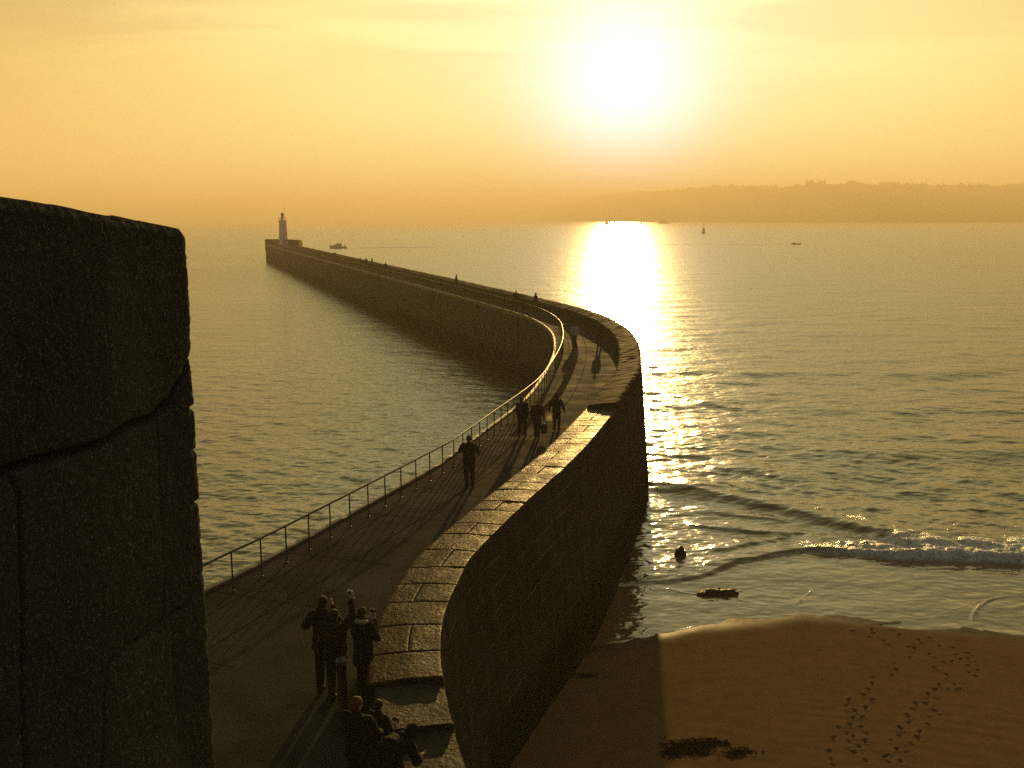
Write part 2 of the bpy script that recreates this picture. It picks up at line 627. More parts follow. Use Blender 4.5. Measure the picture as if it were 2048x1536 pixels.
    while s < S_PAR - .35:
        ln = min(random.uniform(.86, 1.3), S_PAR - .01 - s)
        if S_PAR - .01 - (s + ln) < .4:
            ln = S_PAR - .01 - s
        if k % 2 == 1 or random.random() < .12:
            sp = random.uniform(.42, .62) * BW
            cells = [(0.0, sp - .014), (sp + .014, BW)]
        else:
            cells = [(0.0, BW)]
        for o0, o1 in cells:
            na, nb = 13, 15
            dz = random.uniform(-.007, .009)
            tx, ty = random.uniform(-.01, .01), random.uniform(-.008, .004)
            wob = [random.uniform(-.012, .012) for _ in range(4)]
            grid = []
            for i in range(na + 2):
                row = []
                ei = i in (0, na + 1)
                u = min(max((i - 1) / (na - 1), 0), 1)
                u = .5 - .5 * math.cos(math.pi * u)
                for j in range(nb + 2):
                    ej = j in (0, nb + 1)
                    v = min(max((j - 1) / (nb - 1), 0), 1)
                    v = .5 - .5 * math.cos(math.pi * v)
                    ss = s + .014 + u * (ln - .028) + (wob[0] * v + wob[1] * (1 - v)) * (1 if u < .5 else 0)
                    oo = o0 + v * (o1 - o0) + (.006 if o0 == 0 else 0)
                    # outer part nearly level; inner part tilted to the deck side to darken it
                    rel = max(0, (o0 + v * (o1 - o0)) - .6)
                    z = BENCH + dz + tx * (u - .5) * ln + ty * (v - .5) - .085 * rel
                    eb = min(u, 1 - u) * ln
                    ec = min(v, 1 - v) * (o1 - o0)
                    e = min(eb, ec)
                    z -= .009 * max(0, 1 - e / .03) ** 2
                    p = fx(ss) + fn(ss) * oo
                    nz = mnoise.fractal((p[0] * 2.2, p[1] * 2.2, 3.1), 0.7, 2.0, 4)
                    z += nz * .009 + .005 * mnoise.fractal((p[0] * 7, p[1] * 7, 1.3), .8, 2.0, 3)
                    if ei or ej:
                        z = BENCH - .14
                    row.append(bm.verts.new((p[0], p[1], z)))
                grid.append(row)
            for i in range(na + 1):
                for j in range(nb + 1):
                    fc = bm.faces.new((grid[i][j], grid[i + 1][j], grid[i + 1][j + 1], grid[i][j + 1]))
                    fc.smooth = True
        s += ln
        k += 1
    obj('capstones', bm_mesh('capstones', bm, True), M_STONE, mole)
    # head of the breakwater, widened round the lighthouse, with its own tall wall
    head = [(-66.8, 314.5), (-66.9, 317.5), (-69.5, 336), (-74.5, 354), (-81.5, 366), (-88.2, 369), (-89.6, 368), (-89.2, 366.5)]
    bm = bmesh.new()
    top = [(*p, DECK + .02) for p in head] + [(-71.9, 313.9, DECK + .02)]
    bot = [(p[0], p[1], -2) for p in top]
    rings(bm, [bot, top])
    obj('head_platform', bm_mesh('head_platform', bm), M_QUAY, mole)
    hp = catmull(head[1:], 6)
    hn = normals2(hp, -1)
    obj('head_wall', loft('head_wall', hp, hn, [(1.0, DECK - .1), (.95, 7.85), (.8, 7.98), (.1, 8.0), (-.003, 7.9), (-.1, 4)],
                          np.arange(len(hp)) * 3.0, jitter=.01), M_PARA, mole)
    bm = bmesh.new()
    p0 = hp[0]
    rings(bm, [[(p0[0] + a, p0[1] + b - .2, z) for a, b in ((0, 0), (-2.6, .0), (-2.6, 1.0), (0, 1.0))] for z in (DECK - .1, 7.99)])
    obj('head_wall_return', bm_mesh('head_wall_return', bm), M_PARA, mole)
    # dark raised strips standing in for the vertical joints of the harbour face
    mt = mat('dark joint strip', (0.055, 0.046, 0.035), 0.85, .3, 2, .4, 8)
    for y in (74, 92.5, 121.5, 160, 172, 214):
        i = int(np.argmin(abs(INP[:, 1] - y)))
        p, n = INP[i], INN[i]
        bm = bmesh.new()
        c = p - n * .15
        rz = math.atan2(n[1], n[0])
        box(bm, (c[0], c[1], 2.6), (.12, .26, 6.4), rz)
        obj('joint_strip', bm_mesh('joint_strip', bm), mt, mole)
    return mole


build_breakwater()


def build_railing():
    t = thing('railing', 'thin metal handrail on posts along the harbour edge of the breakwater', 'railing', (-9.2, 18, DECK))
    O = Vector(t.location)
    off = .62
    P = INP + INN * off
    k = (P[:, 1] > 10) & (P[:, 1] < 345)
    P = P[k]
    seg = np.linalg.norm(np.diff(P, axis=0), axis=1)
    s = np.concatenate([[0], np.cumsum(seg)])
    zr = DECK + .98
    bm = bmesh.new()
    q = np.concatenate([np.arange(0, min(120, s[-1]), .5), np.arange(120, s[-1], 3)])
    pts = [(np.interp(a, s, P[:, 0]) - O.x, np.interp(a, s, P[:, 1]) - O.y, zr - O.z) for a in q]
    tube(bm, pts, .03, 8)
    obj('handrail', bm_mesh('handrail', bm, True), M_RAIL, t)
    pos = np.arange(.4, s[-1], 1.08)
    bmp = bmesh.new()
    lathe(bmp, [(.045, 0), (.045, .02), (.022, .03), (.020, .95), (.026, .965)], 8)
    pm = bm_mesh('post', bmp, False)
    pm.materials.append(M_RAIL)
    vis = 0
    rest = bmesh.new()
    for a in pos:
        x, y = np.interp(a, s, P[:, 0]), np.interp(a, s, P[:, 1])
        if y < 20.5:
            lathe(rest, [(.022, 0), (.02, .96)], 6, (x - O.x, y - O.y, 0))
        elif vis < 98:
            o = bpy.data.objects.new('post', pm)
            o.location = (x - O.x, y - O.y, 0)
            link(o, t)
            vis += 1
        else:
            lathe(rest, [(.022, 0), (.02, .96)], 5, (x - O.x, y - O.y, 0))
    o = obj('post', bm_mesh('far_posts', rest), M_RAIL, t)
    o['kind'] = 'stuff'


build_railing()

# ------------------------------------------------------------------ the beach
SHX = [-10, 2.5, 4.7, 6.9, 10.8, 14.3, 18.3, 25, 40, 90]
SHY = [33.0, 33.1, 33.8, 34.9, 35.95, 35.0, 33.9, 32, 29, 24]
FOOT = [(10.17, 34.44), (12.17, 34.01), (12.91, 34.2), (12.9, 33.86), (12.67, 33.42), (13.67, 34.19), (13.81, 33.74), (12.99, 33.08), (13.05, 32.62), (14.19, 33.21), (13.9, 32.77), (14.22, 32.81), (14.68, 33.45), (13.58, 32.49), (13.78, 32.35), (13.51, 31.9), (13.22, 31.49), (14.12, 31.84), (14.03, 31.42), (14.71, 32.65), (15.1, 32.45), (14.95, 31.83), (15.38, 31.99), (15.17, 31.52), (14.92, 31.38), (15.31, 31.14), (14.87, 30.82), (15.01, 30.43), (14.73, 29.87), (14.66, 30.23), (12.49, 30.83), (12.36, 30.37), (12.07, 29.94), (11.44, 29.67), (11.16, 29.21), (10.83, 28.72), (10.56, 28.32), (10.01, 27.97), (10.73, 27.93), (9.85, 27.55), (9.71, 27.15), (9.98, 27.18), (10.4, 27.46), (9.79, 26.7), (9.98, 26.74), (9.14, 26.12), (9.79, 26.17), (9.8, 25.72), (9.49, 26.33), (8.77, 25.5), (9.18, 25.75), (9.35, 25.6), (9.12, 25.22), (9.6, 25.25), (9.3, 24.93), (9.03, 24.82), (9.03, 24.58), (8.4, 24.72), (8.35, 24.28), (9.2, 24.17), (8.31, 23.91), (13.75, 30.57), (14.25, 31.07), (14.48, 31.14), (13.82, 30.0), (13.63, 29.65), (13.21, 29.22), (13.7, 29.19), (13.66, 28.8), (13.01, 28.75), (13.34, 28.84), (12.58, 28.42), (12.44, 28.06), (12.24, 27.68), (11.96, 27.72), (11.66, 27.29), (11.32, 26.87), (11.17, 26.37), (10.79, 26.02), (10.56, 25.55), (10.3, 25.22), (10.19, 24.76), (9.81, 24.4), (9.78, 23.99), (12.24, 27.23), (11.95, 26.76), (11.72, 26.26), (11.28, 25.82), (11.07, 25.38), (10.68, 24.99), (10.45, 24.58), (10.03, 24.06), (12.74, 28.03)]
FOOT += [(x - .4 - .5 * ((i * 7) % 3), 23.6 - .55 * i) for i, (x, _) in enumerate([(8.6, 0)] * 9)]


def vnoise(X, Y, sc, seed=0, octs=4):
    """value noise on arrays"""
    r = np.random.default_rng(seed)
    T = r.random((64, 64))
    out = np.zeros_like(X)
    amp = 1.0
    tot = 0
    for o_ in range(octs):
        x, y = X * sc + o_ * 17.3, Y * sc + o_ * 9.1
        xi, yi = np.floor(x).astype(int), np.floor(y).astype(int)
        fx, fy = x - xi, y - yi
        fx = fx * fx * (3 - 2 * fx)
        fy = fy * fy * (3 - 2 * fy)
        a = T[xi % 64, yi % 64]
        b = T[(xi + 1) % 64, yi % 64]
        c = T[xi % 64, (yi + 1) % 64]
        d = T[(xi + 1) % 64, (yi + 1) % 64]
        out += amp * ((a * (1 - fx) + b * fx) * (1 - fy) + (c * (1 - fx) + d * fx) * fy - .5)
        tot += amp
        amp *= .5
        sc *= 2.03
    return out / tot


def sand_height(X, Y, detail=True):
    d = np.interp(X, SHX, SHY) - Y
    z = np.where(d > 0, .07 * d, .05 * d)
    z = z + .03 * vnoise(X, Y, .25, 3, 3) * np.clip(abs(d) / 2, .3, 1)
    z = z + .05 * vnoise(X, Y, 1.1, 33, 3) * np.exp(-(d / .7) ** 2)   # ragged water's edge
    # a shallow pool at the water's edge and the dark runnel beside it
    z -= .11 * np.exp(-(((X - 14.75) / .75) ** 2 + ((Y - 34.66) / .22) ** 2) ** 1.0)
    z -= .05 * np.exp(-(((X - 13.75) / .3) ** 2 + ((Y - 34.75) / .1) ** 2))
    if detail:
        z += .012 * vnoise(X, Y, 2.6, 5, 4)
    return z


def smooth(a, b, x):
    t = np.clip((x - a) / (b - a), 0, 1)
    return t * t * (3 - 2 * t)


def build_sand():
    xs = np.concatenate([np.arange(-3, 22, .055), np.arange(22, 92, 1.0)])
    ys = np.concatenate([np.arange(2.0, 21, .6), np.arange(21, 37.5, .055), np.arange(37.5, 60, 1.0)])
    X, Y = np.meshgrid(xs, ys, indexing='ij')
    Z = sand_height(X, Y)
    Z += .010 * np.sin((Y + .35 * X) * 9 + 9 * vnoise(X, Y, .5, 61, 3)) * .45 * np.clip(.0 + 3 * vnoise(X, Y, .16, 62, 3), 0, 1) * smooth(37, 34, Y)
    foot = np.zeros_like(Z)
    for i, (x, y) in enumerate(FOOT):
        r = np.random.default_rng(i)
        a = R(15) + r.normal(0, .35)
        L, W = r.uniform(.10, .15), r.uniform(.05, .07)
        dep = r.uniform(.022, .060) * (.5 if i % 5 == 0 else 1)
        x, y = x + r.normal(0, .03), y + r.normal(0, .03)
        m = (abs(X - x) < .6) & (abs(Y - y) < .6)
        dx, dy = X[m] - x, Y[m] - y
        u = dx * math.sin(a) + dy * math.cos(a)
        v = dx * math.cos(a) - dy * math.sin(a)
        q = np.sqrt((u / L) ** 2 + (v / W) ** 2)
        Z[m] += -dep * smooth(1.15, .6, q) + .4 * dep * np.exp(-((q - 1.45) / .3) ** 2)
        foot[m] = np.maximum(foot[m], smooth(1.2, .7, q))
    d = np.interp(X, SHX, SHY) - Y
    wet = smooth(1.3, .1, d + .9 * vnoise(X, Y, .5, 9, 3))
    wet = np.maximum(wet, .9 * np.exp(-(((X - 15.9) / 1.3) ** 2 + ((Y - 34.25) / .22) ** 2)))
    weed = np.exp(-(((X - 15.9) / .95) ** 2 + ((Y - 34.36) / .16) ** 2)) * (.7 + 1.2 * vnoise(X, Y, 2.5, 77, 4))
    weed = np.maximum(weed, .75 * np.exp(-(((X - 2.2) / 1.0) ** 2 + ((Y - 32.8) / .5) ** 2)))
    me = mesh_grid('beach', np.stack([X, Y, Z], -1), attrs={'wet': wet, 'weed': np.clip(weed, 0, 1), 'foot': foot})
    m = bpy.data.materials.new('sand')
    m.use_nodes = True
    g = G(m.node_tree)
    b = m.node_tree.nodes['Principled BSDF']
    tc = g.n('ShaderNodeTexCoord')
    n1 = g.noise(tc.outputs['Object'], .6, 6, .6)
    n2 = g.noise(tc.outputs['Object'], 45, 4, .7)
    n1 = g.math('ADD', g.math('MULTIPLY', n1, .5), g.math('MULTIPLY', g.maprange(g.noise(tc.outputs['Object'], 1.9, 6, .7), .35, .65, 0, 1), .5))
    dry = g.mix(n1, (.135, .082, .038, 1), (.210, .132, .068, 1))
    wt = g.n('ShaderNodeAttribute', attribute_name='wet').outputs['Fac']
    wd = g.n('ShaderNodeAttribute', attribute_name='weed').outputs['Fac']
    col = g.mix(wt, dry, (.075, .048, .026, 1))
    col = g.mix(wd, col, (.03, .026, .018, 1))
    col = g.mix(g.math('MULTIPLY', g.n('ShaderNodeAttribute', attribute_name='foot').outputs['Fac'], .38), col, (.05, .036, .024, 1))  # footprint hollows tinted darker: their shade is put into the colour
    cb = g.n('ShaderNodeCombineColor')
    f = g.maprange(n2, .3, .7, .8, 1.2)
    for i in range(3):
        g.link(f, cb.inputs[i])
    col = g.mix(1.0, col, cb.outputs[0], 'MULTIPLY')
    g.link(col, b.inputs['Base Color'])
    g.link(g.maprange(wt, 0, 1, .95, .5), b.inputs['Roughness'])
    g.link(g.math('MULTIPLY', wt, .03), b.inputs['Specular IOR Level'])
    bp = g.n('ShaderNodeBump')
    bp.inputs['Strength'].default_value = .35
    bp.inputs['Distance'].default_value = .01
    g.link(n2, bp.inputs['Height'])
    g.link(bp.outputs[0], b.inputs['Normal'])
    tag(obj('beach', me, m), kind='structure')


build_sand()

# ------------------------------------------------------------------ the sea
FX = [3.6, 4.4, 6.9, 8.3, 9.8, 11.8, 13.3, 15.4, 17, 22, 40, 90]
FY = [38.7, 38.9, 39.3, 40.1, 41.5, 42.4, 42.9, 42.4, 41.9, 41.2, 39, 33]
CX = [7.0, 7.8, 10.3, 12.1, 14.1, 15.4, 17.0, 19.1, 24, 40, 90]
CY = [55.2, 54.8, 53.0, 51.4, 49.1, 47.4, 45.4, 44.2, 43.5, 42, 37]


def M_water():
    m = bpy.data.materials.new('sea water')
    m.use_nodes = True
    g = G(m.node_tree)
    b = m.node_tree.nodes['Principled BSDF']
    tc = g.n('ShaderNodeTexCoord')
    vec = tc.outputs['Object']
    foam = g.n('ShaderNodeAttribute', attribute_name='foam').outputs['Fac']
    rgh = g.n('ShaderNodeAttribute', attribute_name='rough').outputs['Fac']
    sheet = g.n('ShaderNodeAttribute', attribute_name='calm').outputs['Fac']
    fn = g.noise(vec, 5.0, 6, .75)
    ff = g.math('MULTIPLY', foam, g.maprange(fn, .32, .60, .10, 1.35), clamp=True)
    col = g.mix(ff, g.mix(sheet, (.085, .068, .026, 1), (.19, .125, .055, 1)), (.80, .79, .75, 1))
    g.link(col, b.inputs['Base Color'])
    b.inputs['IOR'].default_value = 1.45
    b.inputs['Specular IOR Level'].default_value = .8
    g.link(g.math('MAXIMUM', rgh, g.math('MULTIPLY', ff, .7)), b.inputs['Roughness'])
    mp = g.n('ShaderNodeMapping')
    mp.inputs['Scale'].default_value = (.6, 1, 1)
    g.link(vec, mp.inputs[0])
    wv = mp.outputs[0]
    h = g.math('ADD', g.math('MULTIPLY', g.noise(wv, 1.6, 1.5, .5), .19), g.math('MULTIPLY', g.noise(wv, 4.2, 2, .5), .06))
    h = g.math('ADD', h, g.math('MULTIPLY', g.noise(wv, 9.0, 1, .5), .006))
    h = g.math('ADD', h, g.math('MULTIPLY', g.noise(wv, .28, 2, .5), .42))
    h = g.math('ADD', h, g.math('MULTIPLY', g.noise(wv, .085, 2, .5), .5))
    h = g.math('ADD', h, g.math('MULTIPLY', g.math('MULTIPLY', ff, g.noise(vec, 18, 4, .7)), .10))
    sheet = g.n('ShaderNodeAttribute', attribute_name='calm').outputs['Fac']
    bp = g.n('ShaderNodeBump')
    still = g.n('ShaderNodeAttribute', attribute_name='still').outputs['Fac']
    g.link(g.math('MULTIPLY', g.maprange(sheet, 0, 1, .68, .28), g.math('SUBTRACT', 1.0, still)), bp.inputs['Strength'])
    bp.inputs['Distance'].default_value = 1.0
    g.link(h, bp.inputs['Height'])
    g.link(bp.outputs[0], b.inputs['Normal'])
    return m


MW = M_water()


def build_sea():
    # polar sheet round the foot of the rampart, finer near the shore, reaching the horizon
    th = np.concatenate([np.linspace(-100, -33, 30)[:-1], np.linspace(-33, 33, 1050), np.linspace(33, 100, 30)[1:]])
    th = np.radians(th)
    drop = np.concatenate([np.linspace(1350, 700, 60)[:-1], np.linspace(700, 0, 1100)[:-1]])
    f = 1000.0
    r1 = CAMH * f / np.maximum(drop, 1e-3)
    r1 = r1[r1 < 2500]
    rad = np.concatenate([r1, np.geomspace(r1[-1] * 1.05, 8200, 24)])
    dr = np.gradient(rad)
    TH, RA = np.meshgrid(th, rad, indexing='ij')
    DR = np.broadcast_to(dr, TH.shape)
    DT = RA * np.broadcast_to(np.gradient(th)[:, None], TH.shape)
    X, Y = RA * np.sin(TH), RA * np.cos(TH)
    mx = np.interp(Y, INP[:, 1], INP[:, 0]) + 2.0
    harbour = ((X < mx) & (Y < 366)).astype(float)
    dsh = np.interp(X, SHX, SHY)
    dF = Y - np.interp(X, FX, FY)
    dC = Y - np.interp(X, CX, CY)
    sea = 1 - harbour
    right = sea * smooth(2.0, 4.0, X)
    # how lively the surface is: calm sheet on the sand, half-calm behind the breaker, open water beyond
    amp = np.ones_like(X)
    nearshore = right * (Y < 75)
    a2 = .10 + .42 * smooth(-.3, .6, dF) + .48 * smooth(-1.5, 2.5, dC)
    amp = np.where(nearshore > 0, a2, amp)
    amp *= 1 + .55 * vnoise(X, Y, .02, 21, 3)
    Z = np.zeros_like(X)
    unres = np.zeros_like(X)
    Nw = 96
    lam = np.geomspace(.32, 26, Nw)
    r = np.random.default_rng(4)
    sinT, cosT = np.sin(TH), np.cos(TH)
    for i, L in enumerate(lam):
        spread = .75 if L < 2 else .5
        ph = r.normal(R(-94), spread)            # travelling towards the shore
        kx, ky = math.cos(ph), math.sin(ph)
        k = 2 * math.pi / L
        sl = .20 / math.sqrt(Nw) * ((1.35 if L < 1.1 else 1.0) if L < 2.0 else (2.0 / L) ** .8)
        a = sl / k
        rk = abs(kx * sinT + ky * cosT)
        tk = abs(kx * cosT - ky * sinT)
        spc = np.maximum(DR, DT)
        lod = np.clip((L / np.maximum(spc, 1e-6) - 2.6) / 2.6, 0, 1)
        loc = amp
        if L > 2.2:
            loc = amp * (1 - harbour * min(1, (L - 2.2) / 2.5))
        else:
            loc = amp * (1 - .12 * harbour)
        w = loc * a * lod
        arg = k * (kx * X + ky * Y) + r.uniform(0, 6.28)
        Z += w * (np.sin(arg) + .22 * np.cos(2 * arg) * (L > 1.0))
        unres += .5 * (sl * loc) ** 2 * (1 - lod ** 2)
    # low swell and the ridge of wind chop beyond it
    foam = np.zeros_like(X)
    # 1: standing swell crest coming in
    hC = .30 * smooth(6.0, 10.5, X) * (1 - .5 * smooth(17, 22, X)) * (1 + .35 * vnoise(X, Y * 0, .35, 8, 3))
    prof = np.where(dC < 0, np.exp(-(dC / 1.0) ** 2), np.exp(-(dC / 3.0) ** 2))
    Z += right * hC * prof * (Y < 90)
    # more low swells further out
    for k_, (off, hh) in enumerate(((8.5, .20), (19, .17), (33, .15), (52, .13))):
        wob = 3.0 * vnoise(X, Y * 0 + k_ * 5, .09, 60 + k_, 3)
        dd = dC - off - wob * (1 + .5 * k_)
        Z += right * hh * smooth(9, 14, X) * np.where(dd < 0, np.exp(-(dd / 1.3) ** 2), np.exp(-(dd / 4.0) ** 2)) * np.clip(.6 + 2.2 * vnoise(X, Y * 0, .12, 70 + k_, 2), 0, 1.4)
    # secondary wavelets between crest and breaker
    for xs_, ys_, h_ in (([8.6, 10.0, 11.8, 12.8, 14], [47.2, 46.4, 45.8, 45.3, 45.6], .12), ([8.5, 9.6, 11.9, 13], [42.9, 43.3, 44.4, 45.2], .10),
                         ([5, 7, 9], [50.5, 50, 49.2], .07), ([9, 11, 13.5], [49.6, 48.9, 47.6], .09)):
        dd = Y - np.interp(X, xs_, ys_) + .25 * vnoise(X, Y, .7, 12, 2)
        gate = smooth(xs_[0] - .4, xs_[0] + .8, X) * smooth(xs_[-1] + .4, xs_[-1] - .8, X)
        Z += right * h_ * gate * np.where(dd < 0, np.exp(-(dd / .28) ** 2), np.exp(-(dd / .9) ** 2))
    # 2: the breaker
    n5 = vnoise(X, Y, 1.4, 41, 4)
    n6 = vnoise(X, Y, .55, 42, 3)
    dFn = dF + .35 * n6
    broke = smooth(11.5, 17.5, X)
    hF = .07 + .06 * smooth(7, 10, X) + .20 * broke
    step = smooth(-.10, .16 + .25 * .5, dFn) * np.exp(-np.maximum(dFn - .2, 0) / (1.6 + 1.6 * broke))
    Z += right * hF * step * (1 + broke * 1.0 * n5)
    Z += right * broke * (.14 * n5 + .13 * vnoise(X, Y, 3.6, 45, 3) + .10 * vnoise(X, Y, 9.5, 46, 3)) * smooth(-.1, .15, dFn) * np.exp(-((dFn - .9) / 1.0) ** 2)
    edge = np.exp(-((dFn - .04) / (.06 + .07 * broke)) ** 2) * (.3 + .35 * smooth(9, 13, X)) * np.clip(.35 + 3.2 * vnoise(X, Y, 2.2, 44, 3), 0, 1.3)
    roll = broke * smooth(-.15, .1, dFn) * np.clip(1.45 - dFn / (1.5 + 1.2 * smooth(15, 20, X)) + 1.2 * n5, 0, 1)
    lace = .5 * smooth(12, 16, X) * smooth(0, .5, dFn) * np.exp(-np.maximum(dFn, 0) / 2.6) * np.clip(3.5 * n5, 0, 1)
    lace2 = .35 * smooth(13, 17, X) * np.exp(-((dC - 2.0) / 1.8) ** 2) * np.clip(4.5 * n5, 0, 1)
    foam = right * np.maximum.reduce([edge, roll, lace, lace2])
    # sheet: backwash lines on the sand
    def line(xs_, ys_, h_, w_=.05, fo=.3):
        nonlocal Z, foam
        P = catmull(list(zip(xs_, ys_)), 10)
        m = (X > min(xs_) - .6) & (X < max(xs_) + .6) & (Y > min(ys_) - .6) & (Y < max(ys_) + .6)
        d = np.full(m.sum(), 9.0)
        xm, ym = X[m] + .09 * vnoise(X[m], Y[m], 1.9, 51, 3), Y[m] + .14 * vnoise(X[m], Y[m], 1.9, 52, 3)
        for p0, p1 in zip(P[:-1], P[1:]):
            e = p1 - p0
            t = np.clip(((xm - p0[0]) * e[0] + (ym - p0[1]) * e[1]) / max(e @ e, 1e-9), 0, 1)
            d = np.minimum(d, np.hypot(xm - p0[0] - t * e[0], ym - p0[1] - t * e[1]))
        w_ *= .62
        brk = np.clip(.45 + 3.0 * vnoise(X[m], Y[m], 2.3, 58, 3), .0, 1.2)
        q = np.exp(-(d / w_) ** 2) * (.35 + .65 * brk)
        Z[m] += h_ * q
        foam[m] = np.maximum(foam[m], fo * brk * np.exp(-(d / (w_ * 1.2)) ** 2))
    line([19.6, 18.9, 18.2, 17.5, 17.1, 16.9, 16.95, 17.2], [37.55, 37.35, 36.8, 36.0, 35.3, 34.7, 34.3, 33.9], .05, .09, .5)
    line([8.2, 9.0, 9.7, 10.3], [37.9, 37.3, 36.8, 36.55], .02, .05, .12)
    line([11.0, 11.5, 12.0], [36.9, 37.6, 38.3], .03, .06, .3)
    line([13.0, 14.5, 16.2, 17.4, 18.0], [35.55, 35.5, 35.9, 36.6, 37.3], .014, .05, .12)
    line([6.3, 6.9, 7.8, 8.6, 9.2], [38.6, 38.1, 37.9, 38.0, 38.3], .035, .07, .2)
    # rings inside the backwash pool at the right
    q = np.hypot((X - 20.3) / 3.4, (Y - 35.9) / 1.95)
    Z += right * (.007 * np.clip(.5 + 2.5 * vnoise(X, Y, .9, 59, 2), 0, 1)) * np.sin(q * 24 + 6 * vnoise(X, Y, .6, 55, 2)) * smooth(1.0, .8, q) * smooth(.1, .3, q)
    # shoreline lip
    lip = np.exp(-((Y - dsh - .02) / .06) ** 2) * (X > 2.6) * sea
    Z += .012 * lip
    foam = np.maximum(foam, .25 * lip * np.clip(.4 + 3 * vnoise(X, Y, 1.6, 57, 3), 0, 1))
    calm = np.where(nearshore > 0, 1 - np.clip((a2 - .1) / .7, 0, 1), 0)
    # never let waves lift the thin sheet off the sand
    thin = smooth(.0, 1.2, Y - dsh)
    Z = np.where((nearshore > 0) & (Y < 39), Z * (.25 + .75 * thin), Z)
    alpha = np.minimum(.06, np.sqrt(.06 ** 4 + .3 * unres))
    rough = np.sqrt(alpha)
    rough = np.where(calm > .5, np.minimum(rough, .16), rough)
    P = np.stack([X, Y, Z], -1)
    me = mesh_grid('sea', P, attrs={'foam': np.clip(foam, 0, 1), 'rough': rough, 'calm': calm, 'still': .9 * smooth(200, 2000, RA)})
    tag(obj('sea', me, MW), kind='structure')


build_sea()


def wake(pts, h, w):
    """a low ridge of disturbed water"""
    P, s = resample(catmull(pts, 6), 1.5)
    N = normals2(P, 1)
    hh = h * (.35 + .9 * np.clip(vnoise(s, s * 0 + 3, .07, 5, 3) + .5, 0, 1)) * np.minimum(1, np.minimum(s, s[-1] - s) / 12)
    A = np.zeros((len(P), 7, 3))
    for j, (o_, k) in enumerate(((-1, -.4), (-.5, .45), (-.2, .9), (0, 1), (.2, .9), (.5, .45), (1, -.4))):
        A[:, j, :2] = P + N * (o_ * w)
        A[:, j, 2] = hh * k + .02
    n = A.shape[0] * 7
    me = mesh_grid('wake', A, attrs={'foam': np.zeros(n), 'rough': np.full(n, .3), 'calm': np.zeros(n), 'still': np.zeros(n)})
    tag(obj('wake', me, MW), kind='structure')


wake([(-85.5, 531), (-72, 536), (-58, 541), (-36, 549)], .28, 1.3)
wake([(60, 575), (100, 572), (150, 563)], .12, 1.3)


# ------------------------------------------------------------------ rocks and seaweed
def rock(loc, size, seed, label):
    bm = bmesh.new()
    bmesh.ops.create_icosphere(bm, subdivisions=4, radius=1)
    for v in bm.verts:
        n = mnoise.fractal(v.co * 1.4 + Vector((seed * 7.1, 0, 0)), .9, 2.0, 5)
        c = mnoise.cell_vector(v.co * 1.7 + Vector((seed, 3, 1)))
        v.co *= 1 + .42 * n + .10 * c.x
        v.co = Vector((v.co.x * size[0], v.co.y * size[1], v.co.z * size[2]))
    me = bm_mesh('rock', bm, False)
    o = obj('rock', me, mat('wet rock', (.028, .024, .02), .5, .4, 3, .8, 9, spec=.06, bdist=.05))
    o.location = loc
    tag(o, label, 'rock', 'rocks in the shallows')


rock((7.45, 42.6, .02), (.22, .2, .33), 1, 'small upright dark rock standing in the glittering shallows beside the breakwater')
rock((8.15, 38.1, -.03), (.68, .36, .20), 4, 'wide low dark rock awash in front of the foam line')


def seaweed(loc, sx, sy, n, seed, label):
    r = random.Random(seed)
    bm = bmesh.new()
    for _ in range(n):
        x, y = r.gauss(0, sx * .45), r.gauss(0, sy * .45)
        a = r.uniform(0, 6.28)
        L = r.uniform(.16, .42)
        h = r.uniform(.004, .03)
        pts = []
        for k in range(5):
            t = k / 4
            aa = a + .9 * math.sin(t * 3 + x * 9)
            pts.append((x + math.cos(aa) * L * (t - .5), y + math.sin(aa) * L * (t - .5), .012 + h * math.sin(math.pi * t)))
        tube(bm, pts, [.003, .010, .013, .010, .003], 5)
    o = obj('seaweed_clump', bm_mesh('seaweed_clump', bm, True), mat('seaweed', (.012, .010, .007), .9, .4, 8, spec=0))
    o.location = (loc[0], loc[1], float(sand_height(np.array([loc[0]]), np.array([loc[1]]))[0]))
    tag(o, label, 'seaweed', 'seaweed clumps on the sand')


seaweed((4.30, 24.9), .42, .32, 70, 1, 'dark seaweed clump lying nearest the shadow edge on the sand')
seaweed((4.75, 25.32), .62, .30, 120, 2, 'broad dark seaweed clump at the back left of the sand group')
seaweed((5.35, 25.38), .55, .26, 100, 3, 'broad dark seaweed clump at the back right of the sand group')
seaweed((4.95, 24.86), .36, .22, 45, 4, 'small dark seaweed clump in the middle front of the sand group')
seaweed((6.0, 24.8), .55, .30, 60, 5, 'loose scattered seaweed clump lying apart, closest to the footprints')
seaweed((2.3, 30.4), .30, .14, 46, 6, 'thin seaweed wisp on the shaded sand close to the seawall')


# ------------------------------------------------------------------ rampart with the near cheek of the embrasure
def seg_dist(A, B, pl):
    d = np.full(A.shape, 9.0)
    sg = np.zeros(A.shape)
    for (x0, y0), (x1, y1) in zip(pl[:-1], pl[1:]):
        ex, ey = x1 - x0, y1 - y0
        t = np.clip(((A - x0) * ex + (B - y0) * ey) / max(ex * ex + ey * ey, 1e-9), 0, 1)
        d = np.minimum(d, np.hypot(A - x0 - t * ex, B - y0 - t * ey))
    return d


